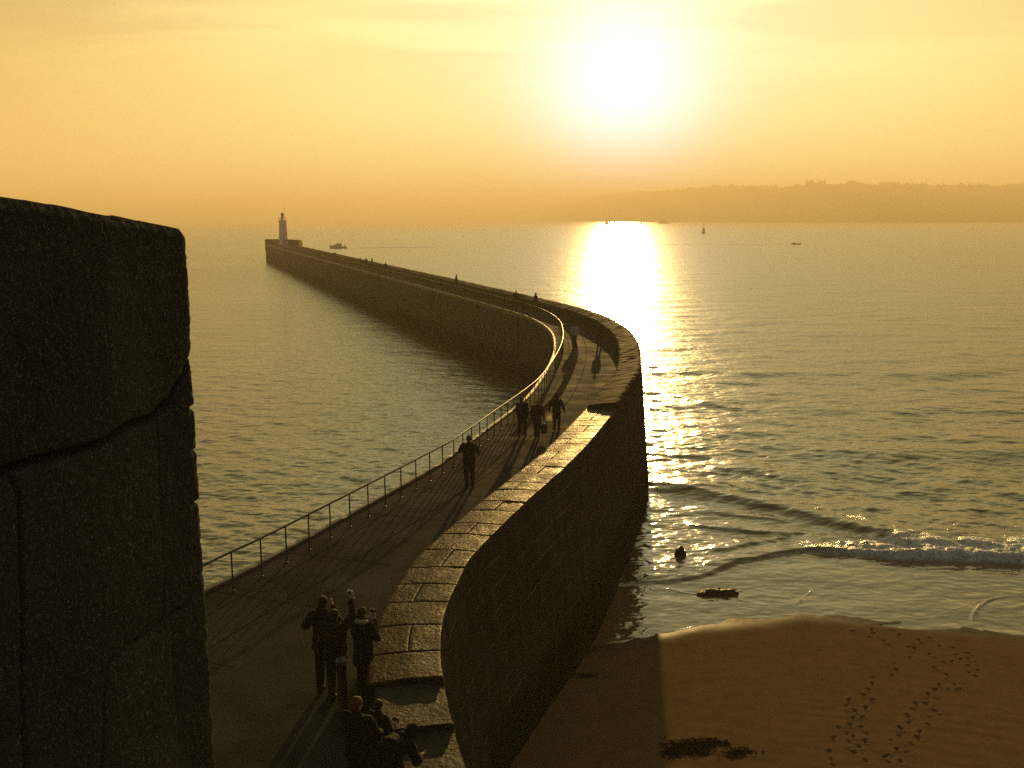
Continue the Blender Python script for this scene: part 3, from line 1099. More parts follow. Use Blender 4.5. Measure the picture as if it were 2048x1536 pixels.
def build_rampart():
    t = thing('rampart', 'dark rough granite rampart block filling the left foreground', 'stone wall', (0, 0, 0))
    M = bpy.data.materials.new('rampart granite')
    M.use_nodes = True
    g = G(M.node_tree)
    b = M.node_tree.nodes['Principled BSDF']
    tc = g.n('ShaderNodeTexCoord')
    v = tc.outputs['Object']
    n1 = g.noise(v, 5, 6, .6)
    n2 = g.noise(v, 120, 3, .7)
    vo = g.n('ShaderNodeTexVoronoi')
    vo.inputs['Scale'].default_value = 260
    g.link(v, vo.inputs['Vector'])
    c = g.mix(n1, (.045, .044, .042, 1), (.085, .083, .077, 1))
    c = g.mix(g.maprange(n2, .54, .70, 0, .65, True), c, (.30, .28, .25, 1))
    c = g.mix(g.maprange(n2, .42, .28, 0, .7, True), c, (.04, .036, .03, 1))
    jt = g.n('ShaderNodeAttribute', attribute_name='joint').outputs['Fac']
    c = g.mix(jt, c, (.045, .04, .034, 1))
    g.link(c, b.inputs['Base Color'])
    b.inputs['Roughness'].default_value = .72
    b.inputs['Specular IOR Level'].default_value = 0.0
    tone = g.n('ShaderNodeAttribute', attribute_name='tone').outputs['Fac']
    ct = g.n('ShaderNodeCombineColor')
    for i in range(3):
        g.link(g.maprange(tone, 0, 1, (.72, .72, .72)[i], (1.35, 1.30, 1.2)[i]), ct.inputs[i])
    c = g.mix(1.0, c, ct.outputs[0], 'MULTIPLY')
    g.link(c, b.inputs['Base Color'])
    bp = g.n('ShaderNodeBump')
    bp.inputs['Strength'].default_value = .8
    bp.inputs['Distance'].default_value = .007
    g.link(g.math('ADD', g.noise(v, 150, 5, .75), g.math('MULTIPLY', vo.outputs['Distance'], .4)), bp.inputs['Height'])
    g.link(bp.outputs[0], b.inputs['Normal'])
    # the cheek: s runs along Y to the arris at Y=3 and then round onto the outer face
    s = np.concatenate([np.arange(.2, 1.7, .03), np.arange(1.7, 2.70, .005), np.linspace(2.70, 2.86, 34), np.arange(2.88, 3.4, .03), [6, 12, 30]])
    z = np.concatenate([np.arange(5.5, 12.9, .3), np.arange(12.9, 14.80, .0055), [14.806]])
    S_, Zg = np.meshgrid(s, z, indexing='ij')
    rc = .055
    arc = rc * math.pi / 2
    s0 = 2.735 - rc * .5
    k = np.clip((S_ - s0) / arc, 0, 1)
    ang = k * math.pi / 2
    face = -0.985 + .15 * (np.minimum(S_, s0) - 2)
    X = np.where(S_ < s0, face, face - rc * (1 - np.cos(ang)) - np.maximum(S_ - s0 - arc, 0))
    Yc = np.where(S_ < s0, S_, s0 + rc * np.sin(ang))
    NX, NY = np.cos(ang), np.sin(ang)
    # joints read off the stones (distance along the cheek, height)
    J = [[(.2, 14.28), (1.2, 14.31), (1.921, 14.316), (2.083, 14.306), (2.274, 14.296), (2.362, 14.305), (2.48, 14.304), (2.587, 14.335), (2.66, 14.377), (2.73, 14.44), (2.79, 14.455), (3.2, 14.46)],
         [(2.321, 14.84), (2.306, 14.621), (2.304, 14.446), (2.31, 14.31)],
         [(2.516, 14.30), (2.503, 14.088), (2.496, 13.911), (2.462, 13.764)],
         [(1.928, 14.309), (1.943, 14.249), (1.917, 13.995), (1.892, 13.697), (1.88, 12.9)],
         [(3.2, 13.82), (2.708, 13.81), (2.601, 13.763), (2.364, 13.779), (2.206, 13.774), (2.155, 13.542), (2.15, 12.9)],
         [(2.47, 13.77), (2.48, 13.2), (2.47, 12.8)], [(2.70, 14.29), (3.1, 14.285)], [(2.70, 14.166), (3.1, 14.166)], [(2.69, 14.02), (3.1, 14.02)]]
    jw = [.0075, .003, .0035, .0045, .0045, .003, .006, .005, .005]
    jd = [1.0, .22, .28, .3, .26, .08, .5, .3, .4]
    wobA = S_ + .012 * vnoise(S_, Zg, 6, 91, 4)
    wobB = Zg + .02 * vnoise(S_, Zg, 7, 92, 4)
    disp = .013 * vnoise(S_, Zg, 3.0, 93, 4) + .005 * vnoise(S_, Zg, 22, 94, 4) + .007 * vnoise(S_, Zg, 80, 96, 3)
    joint = np.zeros_like(S_)
    for pl, w, k_ in zip(J, jw, jd):
        d = seg_dist(wobA, wobB, pl)
        deep = (1 + .8 * vnoise(S_, Zg, 5, 97, 3))
        disp -= k_ * (.034 * np.exp(-(d / w) ** 2) + .005 * np.exp(-(d / (w * 2.6)) ** 2)) * deep
        joint = np.maximum(joint, min(1, k_ * 1.3) * np.exp(-(d / (w * .9)) ** 2))
    # each stone stands a little differently
    up = Zg > np.interp(S_, [q[0] for q in J[0]], [q[1] for q in J[0]])
    disp += np.where(up, np.where(S_ < 2.31, .005, .0), np.where(S_ < 2.50, .003, -.002))
    top = np.interp(S_, [.2, 1.99, 2.32, 2.52, 2.74, 2.9], [14.86, 14.846, 14.814, 14.796, 14.777, 14.767]) + .012 * vnoise(S_, S_ * 0, 9, 98, 4)
    tone = np.where(up, np.where(S_ < 2.31, .35, .6), np.where(S_ < 2.50, np.where(Zg < np.interp(S_, [2.15, 2.2, 2.36, 2.6, 2.7], [12, 13.77, 13.78, 13.76, 13.81]), .7, .5), .25))
    tone = np.clip(tone + .9 * vnoise(S_, Zg, 1.6, 101, 4), 0, 1)
    # rounded top arris
    fade = smooth(14.62, 14.80, Zg)
    Zf = np.where(Zg > 14.4, 14.4 + (Zg - 14.4) / .406 * (top - 14.4), Zg)
    rnd = .012 * smooth(.02, 0, top - Zf) ** 1.0
    X2 = X + NX * (disp - rnd)
    Y2 = Yc + NY * (disp * 1.0 - rnd)
    P = np.stack([X2, Y2, Zf], -1)
    obj('cheek_face', mesh_grid('cheek_face', P, attrs={'joint': np.clip(joint, 0, 1), 'tone': tone}), M, t)
    # coping top behind the arris
    n = len(s)
    tp = np.zeros((n, 3 + 4, 3))
    for j, o_ in enumerate((0, .02, .06, .15, .4, 1.2, 6)):
        tp[:, j, 0] = P[:, -1, 0] - NX[:, -1] * o_
        tp[:, j, 1] = P[:, -1, 1] - NY[:, -1] * o_ * .0
        tp[:, j, 2] = P[:, -1, 2] + .012 * min(1, o_ / .06) + .012 * vnoise(s * 1.0, s * 0 + o_ * 3, 8, 99, 3) * min(1, o_ / .02)
    kk = s < 2.72
    obj('coping', mesh_grid('coping', tp[kk], attrs={'joint': np.zeros(tp[kk].shape[:2]), 'tone': np.full(tp[kk].shape[:2], .4)}), M, t)
    # body of the rampart: left of the embrasure, sill, right merlon, and the walk behind
    bm = bmesh.new()
    box(bm, (-21.35, -1.75, 9.2), (40, 8.7, 11.15))
    box(bm, (1.3, -2.3, 6.2), (4.6, 7.4, 13.2))
    box(bm, (23.61, -2.5, 6.1), (40, 7.0, 13.0))
    obj('masonry', bm_mesh('masonry', bm), mat('rampart core', (.10, .09, .075), .85, .3, 1.5, .5, 12), t)


build_rampart()


# ------------------------------------------------------------------ lighthouse
def build_lighthouse():
    t = thing('lighthouse', 'white square tapered lighthouse with a red lantern on the breakwater head', 'lighthouse', (-82.0, 363.5, DECK + .02), R(28))
    mw = mat('white render', (.78, .75, .70), .75, .12, 1.2, .2, 8)
    mr = mat('red lantern paint', (.62, .045, .025), .5, .12, 2)
    mg = mat('dark metal', (.04, .04, .038), .5, .2, 4)
    def sq(h, w):
        return [(x * w / 2, y * w / 2, h) for x, y in ((-1, -1), (1, -1), (1, 1), (-1, 1))]
    bm = bmesh.new()
    rings(bm, [sq(0, 2.75), sq(.5, 2.7), sq(.52, 2.55), sq(7.7, 2.05), sq(7.75, 2.15), sq(8.0, 2.2), sq(8.15, 2.2)])
    obj('tower', bm_mesh('tower', bm), mw, t)
    bm = bmesh.new()
    for a in range(4):
        c, s_ = math.cos(a * math.pi / 2), math.sin(a * math.pi / 2)
        box(bm, (c * 1.02, s_ * 1.02, 8.4), (.12 if abs(c) > .5 else 1.92, 2.16 if abs(c) > .5 else .12, .498))
    obj('gallery_wall', bm_mesh('gallery_wall', bm), mw, t)
    for x in (-1, 1):
        for y in (-1, 1):
            bm = bmesh.new()
            rings(bm, [[(x * 1.02 + a * w, y * 1.02 + b_ * w, z) for a, b_ in ((-1, -1), (1, -1), (1, 1), (-1, 1))] for z, w in ((8.66, .09), (9.4, .07), (9.7, .03))])
            obj('pinnacle', bm_mesh('pinnacle', bm), mw, t)
    bm = bmesh.new()
    lathe(bm, [(.60, 8.16), (.60, 8.3), (.5, 8.32), (.5, 10.6), (.58, 10.65), (.58, 10.75)], 16)
    obj('lantern', bm_mesh('lantern', bm, True), mr, t)
    bm = bmesh.new()
    lathe(bm, [(.62, 10.76), (.5, 11.0), (.25, 11.2), (.08, 11.3), (.10, 11.4), (.02, 11.65)], 16)
    obj('dome', bm_mesh('dome', bm, True), mg, t)
    bm = bmesh.new()
    box(bm, (0, -1.30, 1.25), (.8, .1, 1.9))
    obj('door', bm_mesh('door', bm), mat('brown door', (.14, .055, .035), .6, .2, 3), t)
    for z in (3.6, 5.9):
        bm = bmesh.new()
        box(bm, (0, -1.275 + z * .033, z), (.34, .06, .6))
        obj('window', bm_mesh('window', bm), mg, t)
    bm = bmesh.new()
    tube(bm, [(1.1, 1.0, 8.3), (1.1, 1.0, 13.0)], [.04, .025], 6)
    tube(bm, [(.9, 1.0, 12.6), (1.35, 1.0, 12.6)], .025, 5)
    ellipsoid(bm, (1.1, 1.0, 13.05), (.09, .09, .12), None, 8, 6)
    obj('mast', bm_mesh('mast', bm), mg, t)


build_lighthouse()


# ------------------------------------------------------------------ boats and the sea mark
def hull(bm, L, B, H, bow=.35, sheer=.25, n=12, z0=-.3):
    loops = []
    for i in range(n + 1):
        u = i / n
        x = -L / 2 + L * u
        w = B / 2 * (1 - max(0, (u - .45) / .55) ** 2.2 * .97) * (.86 + .14 * min(1, u * 4))
        top = H + sheer * u * u * H
        fl = .62 + .2 * (1 - u)
        loops.append([(x, -w * fl * .7, z0), (x, -w * fl, .05), (x, -w, top), (x, w, top), (x, w * fl, .05), (x, w * fl * .7, z0)])
        if u > .75:
            k = (u - .75) / .25
            lp = loops[-1]
            loops[-1] = [(x - bow * k * (1 - max(p[2], 0) / top), p[1], p[2]) for p in lp]
    rings(bm, loops)


def motor_cruiser():
    t = thing('motor_cruiser', 'pale motor cruiser heading out past the lighthouse head', 'boat', (-91, 530, 0), R(185))
    mw = mat('boat hull paint', (.30, .29, .27), .5, .1, 1)
    mc = mat('boat cabin paint', (.48, .48, .46), .4, .1, 1)
    bm = bmesh.new()
    hull(bm, 9.6, 3.1, 1.1, 1.0, .45)
    obj('hull', bm_mesh('hull', bm), mw, t)
    bm = bmesh.new()
    rings(bm, [[(3.0 + .0, -1.1, z) if False else p for p in [(x0, -w, z), (x1, -w * .8, z), (x1, w * .8, z), (x0, w, z)]]
               for z, x0, x1, w in ((1.1, -2.3, 3.6, 1.25), (1.55, -2.3, 2.6, 1.2), (2.6, -2.2, .5, 1.05), (2.7, -2.3, .3, 1.05))])
    obj('cabin', bm_mesh('cabin', bm), mc, t)
    for s_ in (-1, 1):
        bm = bmesh.new()
        rings(bm, [[(-1.7, s_ * 1.17, 1.75), (1.6, s_ * 1.05, 1.75), (.7, s_ * 1.02, 2.4), (-1.7, s_ * 1.10, 2.4)],
                   [(-1.7, s_ * 1.22, 1.75), (1.6, s_ * 1.15, 1.75), (.7, s_ * 1.10, 2.4), (-1.7, s_ * 1.14, 2.4)]])
        obj('window', bm_mesh('window', bm), mat('dark glass', (.03, .03, .03), .15, 0, 1), t)
    bm = bmesh.new()
    tube(bm, [(-1.6, 0, 2.7), (-2.4, 0, 4.3)], .05, 6)
    tube(bm, [(-1.9, -.5, 3.3), (-1.9, .5, 3.3)], .04, 5)
    obj('mast', bm_mesh('mast', bm), mat('dark metal', (.04, .04, .038)), t)
    bm = bmesh.new()
    for y in (-1.35, 1.35):
        tube(bm, [(1.8, y * .85, 1.3), (4.3, y * .25, 2.0)], .03, 5)
        for x in (2.2, 3.0, 3.7):
            tube(bm, [(x, y * (.85 - .24 * (x - 1.8)), 1.3), (x, y * (.85 - .24 * (x - 1.8)), 1.3 + .28 * (x - 1.2))], .025, 5)
    obj('bow_rail', bm_mesh('bow_rail', bm), mat('dark metal', (.04, .04, .038)), t)


motor_cruiser()


def dinghy():
    t = thing('dinghy', 'small open motor dinghy with one person aboard on the open sea', 'boat', (158.2, 561, 0), R(183))
    bm = bmesh.new()
    hull(bm, 5.2, 1.8, .6, .5, .5)
    obj('hull', bm_mesh('hull', bm), mat('dinghy hull', (.06, .055, .05), .5, .1, 1), t)
    bm = bmesh.new()
    box(bm, (-2.7, 0, .75), (.35, .3, .6))
    tube(bm, [(-2.75, 0, .6), (-2.75, 0, -.3)], .07, 6)
    obj('outboard_motor', bm_mesh('outboard_motor', bm), mat('dark metal', (.04, .04, .038)), t)
    bm = bmesh.new()
    box(bm, (.9, 0, .85), (.5, .7, .5), 0, .8)
    obj('console', bm_mesh('console', bm), mat('dinghy hull', (.06, .055, .05)), t)


dinghy()


def ship(loc, rz, L, label, kind):
    t = thing('ship', label, 'ship', loc, rz, 'distant ships below the sun')
    mh = mat('ship hull', (.07, .065, .06), .6, .1, .2)
    ms = mat('ship house', (.22, .21, .19), .6, .1, .2)
    bm = bmesh.new()
    hull(bm, L, L * .2, L * .09, L * .06, .5, 12, -1)
    obj('hull', bm_mesh('hull', bm), mh, t)
    bm = bmesh.new()
    if kind == 0:
        box(bm, (-L * .2, 0, L * .16), (L * .3, L * .15, L * .14))
        box(bm, (-L * .16, 0, L * .255), (L * .18, L * .13, L * .05))
    else:
        box(bm, (0, 0, L * .2), (L * .62, L * .17, L * .22), 0, .9)
        box(bm, (L * .05, 0, L * .34), (L * .4, L * .14, L * .06))
    obj('superstructure', bm_mesh('superstructure', bm), ms, t)
    bm = bmesh.new()
    lathe(bm, [(L * .03, 0), (L * .026, L * .1)], 10, (-L * .22, 0, L * .28 if kind == 0 else L * .37))
    obj('funnel', bm_mesh('funnel', bm), mh, t)
    bm = bmesh.new()
    tube(bm, [(L * .1, 0, L * .1), (L * .1, 0, L * .42)], L * .006, 5)
    obj('mast', bm_mesh('mast', bm), mh, t)


ship((256, 2660, 0), R(0), 25, 'distant low ship left of the sun reflection, house at one end', 0)
ship((345, 2690, 0), R(80), 24, 'distant boxy ship seen end-on right of the sun reflection', 1)
ship((430, 2850, 0), R(180), 32, 'faintest long distant ship near the far shore, right of the boxy ship', 1)


def beacon():
    t = thing('beacon_tower', 'small dark conical beacon standing alone in the sea', 'beacon', (186, 978, 0), 0)
    md = mat('beacon stone', (.09, .08, .07), .8, .2, .6)
    bm = bmesh.new()
    lathe(bm, [(2.3, -1), (2.2, .6), (1.7, .7), (1.3, 2.6), (.9, 5.2), (1.1, 5.3), (1.1, 5.5)], 14)
    obj('tower', bm_mesh('tower', bm), md, t)
    bm = bmesh.new()
    tube(bm, [(0, 0, 5.5), (0, 0, 9.4)], [.16, .09], 8)
    obj('pole', bm_mesh('pole', bm), mat('dark metal', (.04, .04, .038)), t)
    bm = bmesh.new()
    lathe(bm, [(.4, 8.0), (.4, 8.9), (.05, 9.6)], 10)
    obj('topmark', bm_mesh('topmark', bm), mat('dark metal', (.04, .04, .038)), t)


beacon()


# ------------------------------------------------------------------ far shore
SKYL = [(-900, 5), (-300, 10), (-70, 10), (30, 20), (130, 34), (297, 50), (464, 66), (598, 88), (698, 95), (798, 99), (848, 108), (923, 107), (965, 104),
        (1065, 102), (1114, 106), (1156, 106), (1182, 101), (1224, 101), (1298, 102), (1323, 101), (1399, 98), (1433, 99), (1533, 101), (1600, 99), (1713, 101), (1883, 105), (2500, 100), (4000, 70)]


def hill_z(X, Y):
    crest = np.interp(X, [p[0] for p in SKYL], [p[1] for p in SKYL])
    y0 = 3000 + np.maximum(0, 1000 - X) * 6.5 + 60 * vnoise(X, X * 0, .004, 31, 3)
    crest = crest * (y0 / 3000) ** .75
    u = np.clip((Y - y0) / (400 + np.maximum(0, 900 - X) * .5), 0, 1)
    z = crest * (1 - (1 - u) ** 2.2)
    z = z + 10 * vnoise(X, Y, .01, 32, 4) * u
    return np.where(Y < y0, -3, z)


def build_coast():
    xs = np.arange(-900, 4000, 14.0)
    ys = np.concatenate([np.arange(2920, 3500, 12.0), np.arange(3500, 8100, 90.0)])
    X, Y = np.meshgrid(xs, ys, indexing='ij')
    tag(obj('hills', mesh_grid('hills', np.stack([X, Y, hill_z(X, Y)], -1)), mat('hill ground', (.055, .06, .03), .9, .3, .02)), kind='structure')
    r = np.random.default_rng(8)
    base = bmesh.new()
    bmesh.ops.create_icosphere(base, subdivisions=2, radius=1)
    bv = np.array([v.co[:] for v in base.verts])
    bf = np.array([[v.index for v in f.verts] for f in base.faces])
    base.free()
    V, F = [], []
    n = 0
    cnt = 5200
    px = r.uniform(-850, 2600, cnt)
    py = np.where(r.random(cnt) < .5, r.uniform(3330, 3420, cnt), r.uniform(3040, 3400, cnt)) + np.maximum(0, 1000 - px) * 7.0
    clump = vnoise(px, py, .012, 77, 3)
    pz = hill_z(px, py)
    for x, y, z, c in zip(px, py, pz, clump):
        if z < 2:
            continue
        for q in range(3):
            s = r.uniform(3.0, 9.5) * (1.0 + 1.1 * max(c, -.3))
            o = np.array([r.normal(0, 3), r.normal(0, 3), r.uniform(1, 8)]) + (x, y, z)
            jit = 1 + r.normal(0, .24, (len(bv), 1))
            V.append(bv * jit * s * np.array([1, 1, r.uniform(.8, 1.5)]) + o)
            F.append(bf + n)
            n += len(bv)
    V = np.concatenate(V)
    F = np.concatenate(F)
    me = bpy.data.meshes.new('woodland')
    me.vertices.add(len(V))
    me.vertices.foreach_set('co', V.astype(np.float32).ravel())
    me.loops.add(F.size)
    me.loops.foreach_set('vertex_index', F.ravel().astype(np.int32))
    me.polygons.add(len(F))
    me.polygons.foreach_set('loop_start', (np.arange(len(F)) * 3).astype(np.int32))
    me.update(calc_edges=True)
    tag(obj('woodland', me, mat('far foliage', (.05, .065, .03), .9, .4, .05)), 'mass of trees covering the hazy hills of the far shore', 'woodland', kind='stuff')


build_coast()


def villa(x, y, w, d, h, label, roof='gable', chim=((-.3, 1.0), (.3, 1.0)), turret=()):
    z = float(hill_z(np.array([float(x)]), np.array([float(y)]))[0]) - 2
    t = thing('villa', label, 'house', (x, y, z), 0, 'villas on the hazy far shore')
    mw = mat('villa wall', (.25, .22, .18), .85, .1, .1)
    mr = mat('villa roof', (.07, .065, .065), .8, .1, .1)
    bm = bmesh.new()
    box(bm, (0, 0, h / 2), (w, d, h))
    obj('wall', bm_mesh('wall', bm), mw, t)
    bm = bmesh.new()
    rh = .28 * min(w, 30)
    if roof == 'gable':
        n = max(1, int(w // 22))
        for i in range(n):
            cx = -w / 2 + (i + .5) * w / n
            k = w / n / 2 + .4
            rings(bm, [[(cx - k, yy, h + .02), (cx + k, yy, h + .02), (cx, yy, h + rh * (1 if i % 2 == 0 else .7) + .02)] for yy in (-d / 2 - .5, d / 2 + .5)])
    else:
        rings(bm, [[(sx * (w / 2 + .5) * k, sy * (d / 2 + .5) * k, zz) for sx, sy in ((-1, -1), (1, -1), (1, 1), (-1, 1))] for zz, k in ((h + .02, 1), (h + 3.5, .86), (h + 4.2, .8))])
    rf = obj('roof', bm_mesh('roof', bm), mr, t)
    for cx, k in chim:
        bm = bmesh.new()
        box(bm, (cx * w, 0, h + rh * .55 * k), (2.0, 2.4, rh * 1.1 * k))
        obj('chimney', bm_mesh('chimney', bm), mw, rf)
    for tx, th_ in turret:
        bm = bmesh.new()
        lathe(bm, [(2.8, 0), (2.8, h + 4), (3.3, h + 4.1), (1.6, h + 8), (.05, h + th_)], 12, (tx * w, -d / 2 + 1, 0))
        obj('turret', bm_mesh('turret', bm), mr, t)


villa(1002, 3352, 64, 18, 26, 'far villa with two pointed corner turrets, tallest on the skyline', 'gable', ((-.2, 1.2), (.1, 1.2), (.3, 1.0)), ((-.47, 15), (.44, 17)))
villa(1122, 3352, 40, 16, 23, 'far gabled villa among trees, just right of the turreted one', 'gable', ((-.35, 1.0), (.3, .8)))
villa(1245, 3352, 68, 18, 24, 'long flat-roofed far villa like a hotel on the skyline', 'hip', ((-.42, .5), (.42, .5)))
villa(1328, 3352, 82, 18, 19, 'wide far villa with a thin spire at its right end', 'gable', ((-.44, 1.0), (-.1, 1.1), (.1, .9), (.3, 1.0)), ((.42, 22),))
villa(872, 3352, 70, 16, 15, 'low plain far villa at the left end of the skyline row', 'hip', ((.2, .5),))


def church():
    x, y = 480, 6500
    z = float(hill_z(np.array([float(x)]), np.array([float(y)]))[0]) - 2
    t = thing('church', 'faint church with a slim spire on the hazy shore below the sun', 'church', (x, y, z))
    m = mat('villa wall', (.25, .22, .18))
    bm = bmesh.new()
    rings(bm, [[(-3, -3, 0), (3, -3, 0), (3, 3, 0), (-3, 3, 0)], [(-2.8, -2.8, 13), (2.8, -2.8, 13), (2.8, 2.8, 13), (-2.8, 2.8, 13)]])
    obj('tower', bm_mesh('tower', bm), m, t)
    bm = bmesh.new()
    rings(bm, [[(-3, -3, 13.02), (3, -3, 13.02), (3, 3, 13.02), (-3, 3, 13.02)], [(-.1, -.1, 24), (.1, -.1, 24), (.1, .1, 24), (-.1, .1, 24)]])
    obj('spire', bm_mesh('spire', bm), mat('villa roof', (.07, .065, .065)), t)
    bm = bmesh.new()
    rings(bm, [[(xx, -4, 0), (xx, 4, 0), (xx, 4, 7), (xx, 0, 11), (xx, -4, 7)] for xx in (3.02, 22)])
    obj('nave', bm_mesh('nave', bm), m, t)


church()


# ------------------------------------------------------------------ people
def fuse(name, bm, voxel, m, parent, noise=0.0, seed=0, smooth_it=4):
    """fuse overlapping solids into one continuous skin"""
    me = bm_mesh(name, bm, True)
    tmp = bpy.data.objects.new('tmp', me)
    COL.objects.link(tmp)
    md = tmp.modifiers.new('r', 'REMESH')
    md.mode = 'VOXEL'
    md.voxel_size = voxel
    md.use_smooth_shade = True
    sm = tmp.modifiers.new('s', 'SMOOTH')
    sm.factor = .5
    sm.iterations = smooth_it
    dg = bpy.context.evaluated_depsgraph_get()
    out = bpy.data.meshes.new_from_object(tmp.evaluated_get(dg))
    bpy.data.objects.remove(tmp)
    bpy.data.meshes.remove(me)
    out.name = name
    if noise:
        for v in out.vertices:
            n = mnoise.fractal(Vector((v.co.x * 6, v.co.y * 6, v.co.z * 3.2 + seed * 9)), .8, 2.0, 4)
            v.co += v.normal * n * noise
    return obj(name, out, m, parent)


def lerp(a, b, t):
    return Vector(a) * (1 - t) + Vector(b) * t


def person(label, loc, face, H=1.7, pose=None, top=(.02, .02, .022), legs=(.018, .018, .022), hair=(.02, .015, .01),
           hat=None, hood=False, fur=None, coat=0.0, voxel=.016, group=None, near=True, skirt=False, hairlen=0, fur_rim=False):
    """standing figure facing +Y before turning; pose overrides joints (metres at 1.75 m height)"""
    t = thing('person', label, 'person', loc, face, group)
    k = H / 1.75
    J = dict(pelvis=(0, 0, .95), waist=(0, .0, 1.10), chest=(0, .0, 1.30), neck=(0, -.015, 1.475), head=(0, .015, 1.635),
             shR=(.185, 0, 1.425), shL=(-.185, 0, 1.425), elR=(.25, -.03, 1.14), elL=(-.25, -.03, 1.14),
             wrR=(.25, .07, .90), wrL=(-.25, .07, .90), hiR=(.09, 0, .92), hiL=(-.09, 0, .92),
             knR=(.10, .02, .50), knL=(-.10, .02, .50), anR=(.10, -.03, .085), anL=(-.10, -.03, .085),
             hdir=(0, 1, 0))
    J.update(pose or {})
    hdir = Vector(J.pop('hdir')).normalized()
    fingR, fingL = J.pop('fingR', (0, .1, -1)), J.pop('fingL', (0, .1, -1))
    J = {a: Vector(b) * k for a, b in J.items()}
    skin = mat('skin', (.30, .19, .13), .6, .05, 5)
    seg = 14 if near else 10

    def ring(c, ax, up, rx, ry):
        c, ax = Vector(c), Vector(ax).normalized()
        up = Vector(up).normalized()
        fw = up.cross(ax).normalized()
        return [c + (ax * rx * math.cos(2 * math.pi * i / seg) + fw * ry * math.sin(2 * math.pi * i / seg)) * k for i in range(seg)]

    sax = J['shR'] - J['shL']
    hax = J['hiR'] - J['hiL']
    mid = (J['shR'] + J['shL']) / 2

    def torso(bm, g, low=None, flare=0.0):
        up1 = J['chest'] - J['pelvis']
        up2 = J['neck'] - J['chest']
        L = []
        if low:
            base = (J['hiR'] + J['hiL']) / 2
            kn = (J['knR'] + J['knL']) / 2
            for q in (1.0, .5):
                L.append(ring(lerp(base, kn, low * q), hax, up1, .175 + g + flare * q, .125 + g + flare * q))
        L += [ring(J['pelvis'] - up1.normalized() * .07 * k, hax, up1, .160 + g, .118 + g),
              ring(J['pelvis'] + up1.normalized() * .03 * k, hax, up1, .168 + g, .120 + g),
              ring(J['waist'], lerp(hax.normalized(), sax.normalized(), .5), up1, .150 + g, .108 + g),
              ring(J['chest'], sax, up1, .178 + g, .122 + g),
              ring(lerp(J['chest'], mid, .75), sax, up2, .168 + g * .9, .102 + g * .9),
              ring(mid + up2.normalized() * .025 * k, sax, up2, .10 + g * .7, .078 + g * .7),
              ring(J['neck'] + up2.normalized() * (.01 if g < .01 else -.005) * k, sax, up2, .062 + g * .5, .062 + g * .5)]
        rings(bm, L)

    def arm(bm, s, g, hand=False, upto=1.0):
        a, e, w = J['sh' + s], J['el' + s], J['wr' + s]
        capsule(bm, a, e, (.058 + g) * k, (.045 + g) * k, seg)
        capsule(bm, e, lerp(e, w, upto), (.045 + g) * k, (.031 + g * (.7 if g else 1)) * k, seg)

    def hand_(bm, s, fing):
        w = J['wr' + s]
        f = Vector(fing).normalized()
        side = f.cross(Vector((0, 0, 1)) if abs(f.z) < .9 else Vector((0, 1, 0))).normalized()
        pc = w + f * .055 * k
        capsule(bm, w, pc, .028 * k, .034 * k, 8)
        nrm = side.cross(f).normalized()
        for i, (o_, L) in enumerate(((-.030, .062), (-.010, .074), (.010, .070), (.029, .055))):
            b = pc + side * o_ * k + f * .015 * k
            m1 = b + (f * .55 + nrm * .10) * L * k
            m2 = m1 + (f * .40 + nrm * .35) * L * k
            capsule(bm, b, m1, .0105 * k, .010 * k, 6)
            capsule(bm, m1, m2, .010 * k, .0085 * k, 6)
        thb = w + f * .025 * k - side * .03 * k
        capsule(bm, thb, thb + (f * .6 - side * .7 + nrm * .3).normalized() * .055 * k, .013 * k, .010 * k, 6)

    def leg(bm, s, g):
        h, kn, an = J['hi' + s], J['kn' + s], J['an' + s]
        capsule(bm, h, kn, (.088 + g) * k, (.056 + g) * k, seg)
        capsule(bm, kn, an, (.056 + g) * k, (.040 + g) * k, seg)

    hc = J['head']
    R3 = hdir.to_track_quat('Y', 'Z').to_matrix()
    # bare body, one skin
    bm = bmesh.new()
    torso(bm, 0)
    for s in 'RL':
        arm(bm, s, 0)
        leg(bm, s, 0)
        hand_(bm, s, fingR if s == 'R' else fingL)
        a = J['an' + s]
        capsule(bm, a - Vector((0, .03, .03)) * k, a + Vector((0, .13, -.045)) * k, .036 * k, .026 * k, 8)
    capsule(bm, J['neck'] - Vector((0, 0, .03)), lerp(J['neck'], hc, .7), .056 * k, .052 * k, 10)
    ellipsoid(bm, hc + R3 @ Vector((0, -.005, .015)) * k, (.075 * k, .094 * k, .108 * k), R3)
    ellipsoid(bm, hc + R3 @ Vector((0, .025, -.055)) * k, (.056 * k, .066 * k, .066 * k), R3)
    capsule(bm, hc + R3 @ Vector((0, .085, .012)) * k, hc + R3 @ Vector((0, .108, -.022)) * k, .009 * k, .015 * k, 6)
    for s in (-1, 1):
        ellipsoid(bm, hc + R3 @ Vector((s * .078, -.005, -.005)) * k, (.010 * k, .022 * k, .032 * k), R3, 8, 6)
    fuse('body', bm, voxel, skin, t, smooth_it=2)
    if near:
        for s in (-1, 1):
            bm = bmesh.new()
            ellipsoid(bm, hc + R3 @ Vector((s * .031, .083, .004)) * k, (.012 * k, .008 * k, .008 * k), R3, 8, 6)
            obj('eye', bm_mesh('eye', bm, True), mat('eye', (.05, .04, .035), .2, 0, 1), t)
    # clothes
    seed = sum(map(ord, label)) % 97
    mt = mat('cloth %.3f %.3f %.3f' % tuple(top), top, .9, .15, 6, .3, 60, spec=.1)
    ml = mat('cloth %.3f %.3f %.3f' % tuple(legs), legs, .9, .15, 6, .3, 60, spec=.1)
    bm = bmesh.new()
    for s in 'RL':
        leg(bm, s, .026)
    up = (J['chest'] - J['pelvis']).normalized()
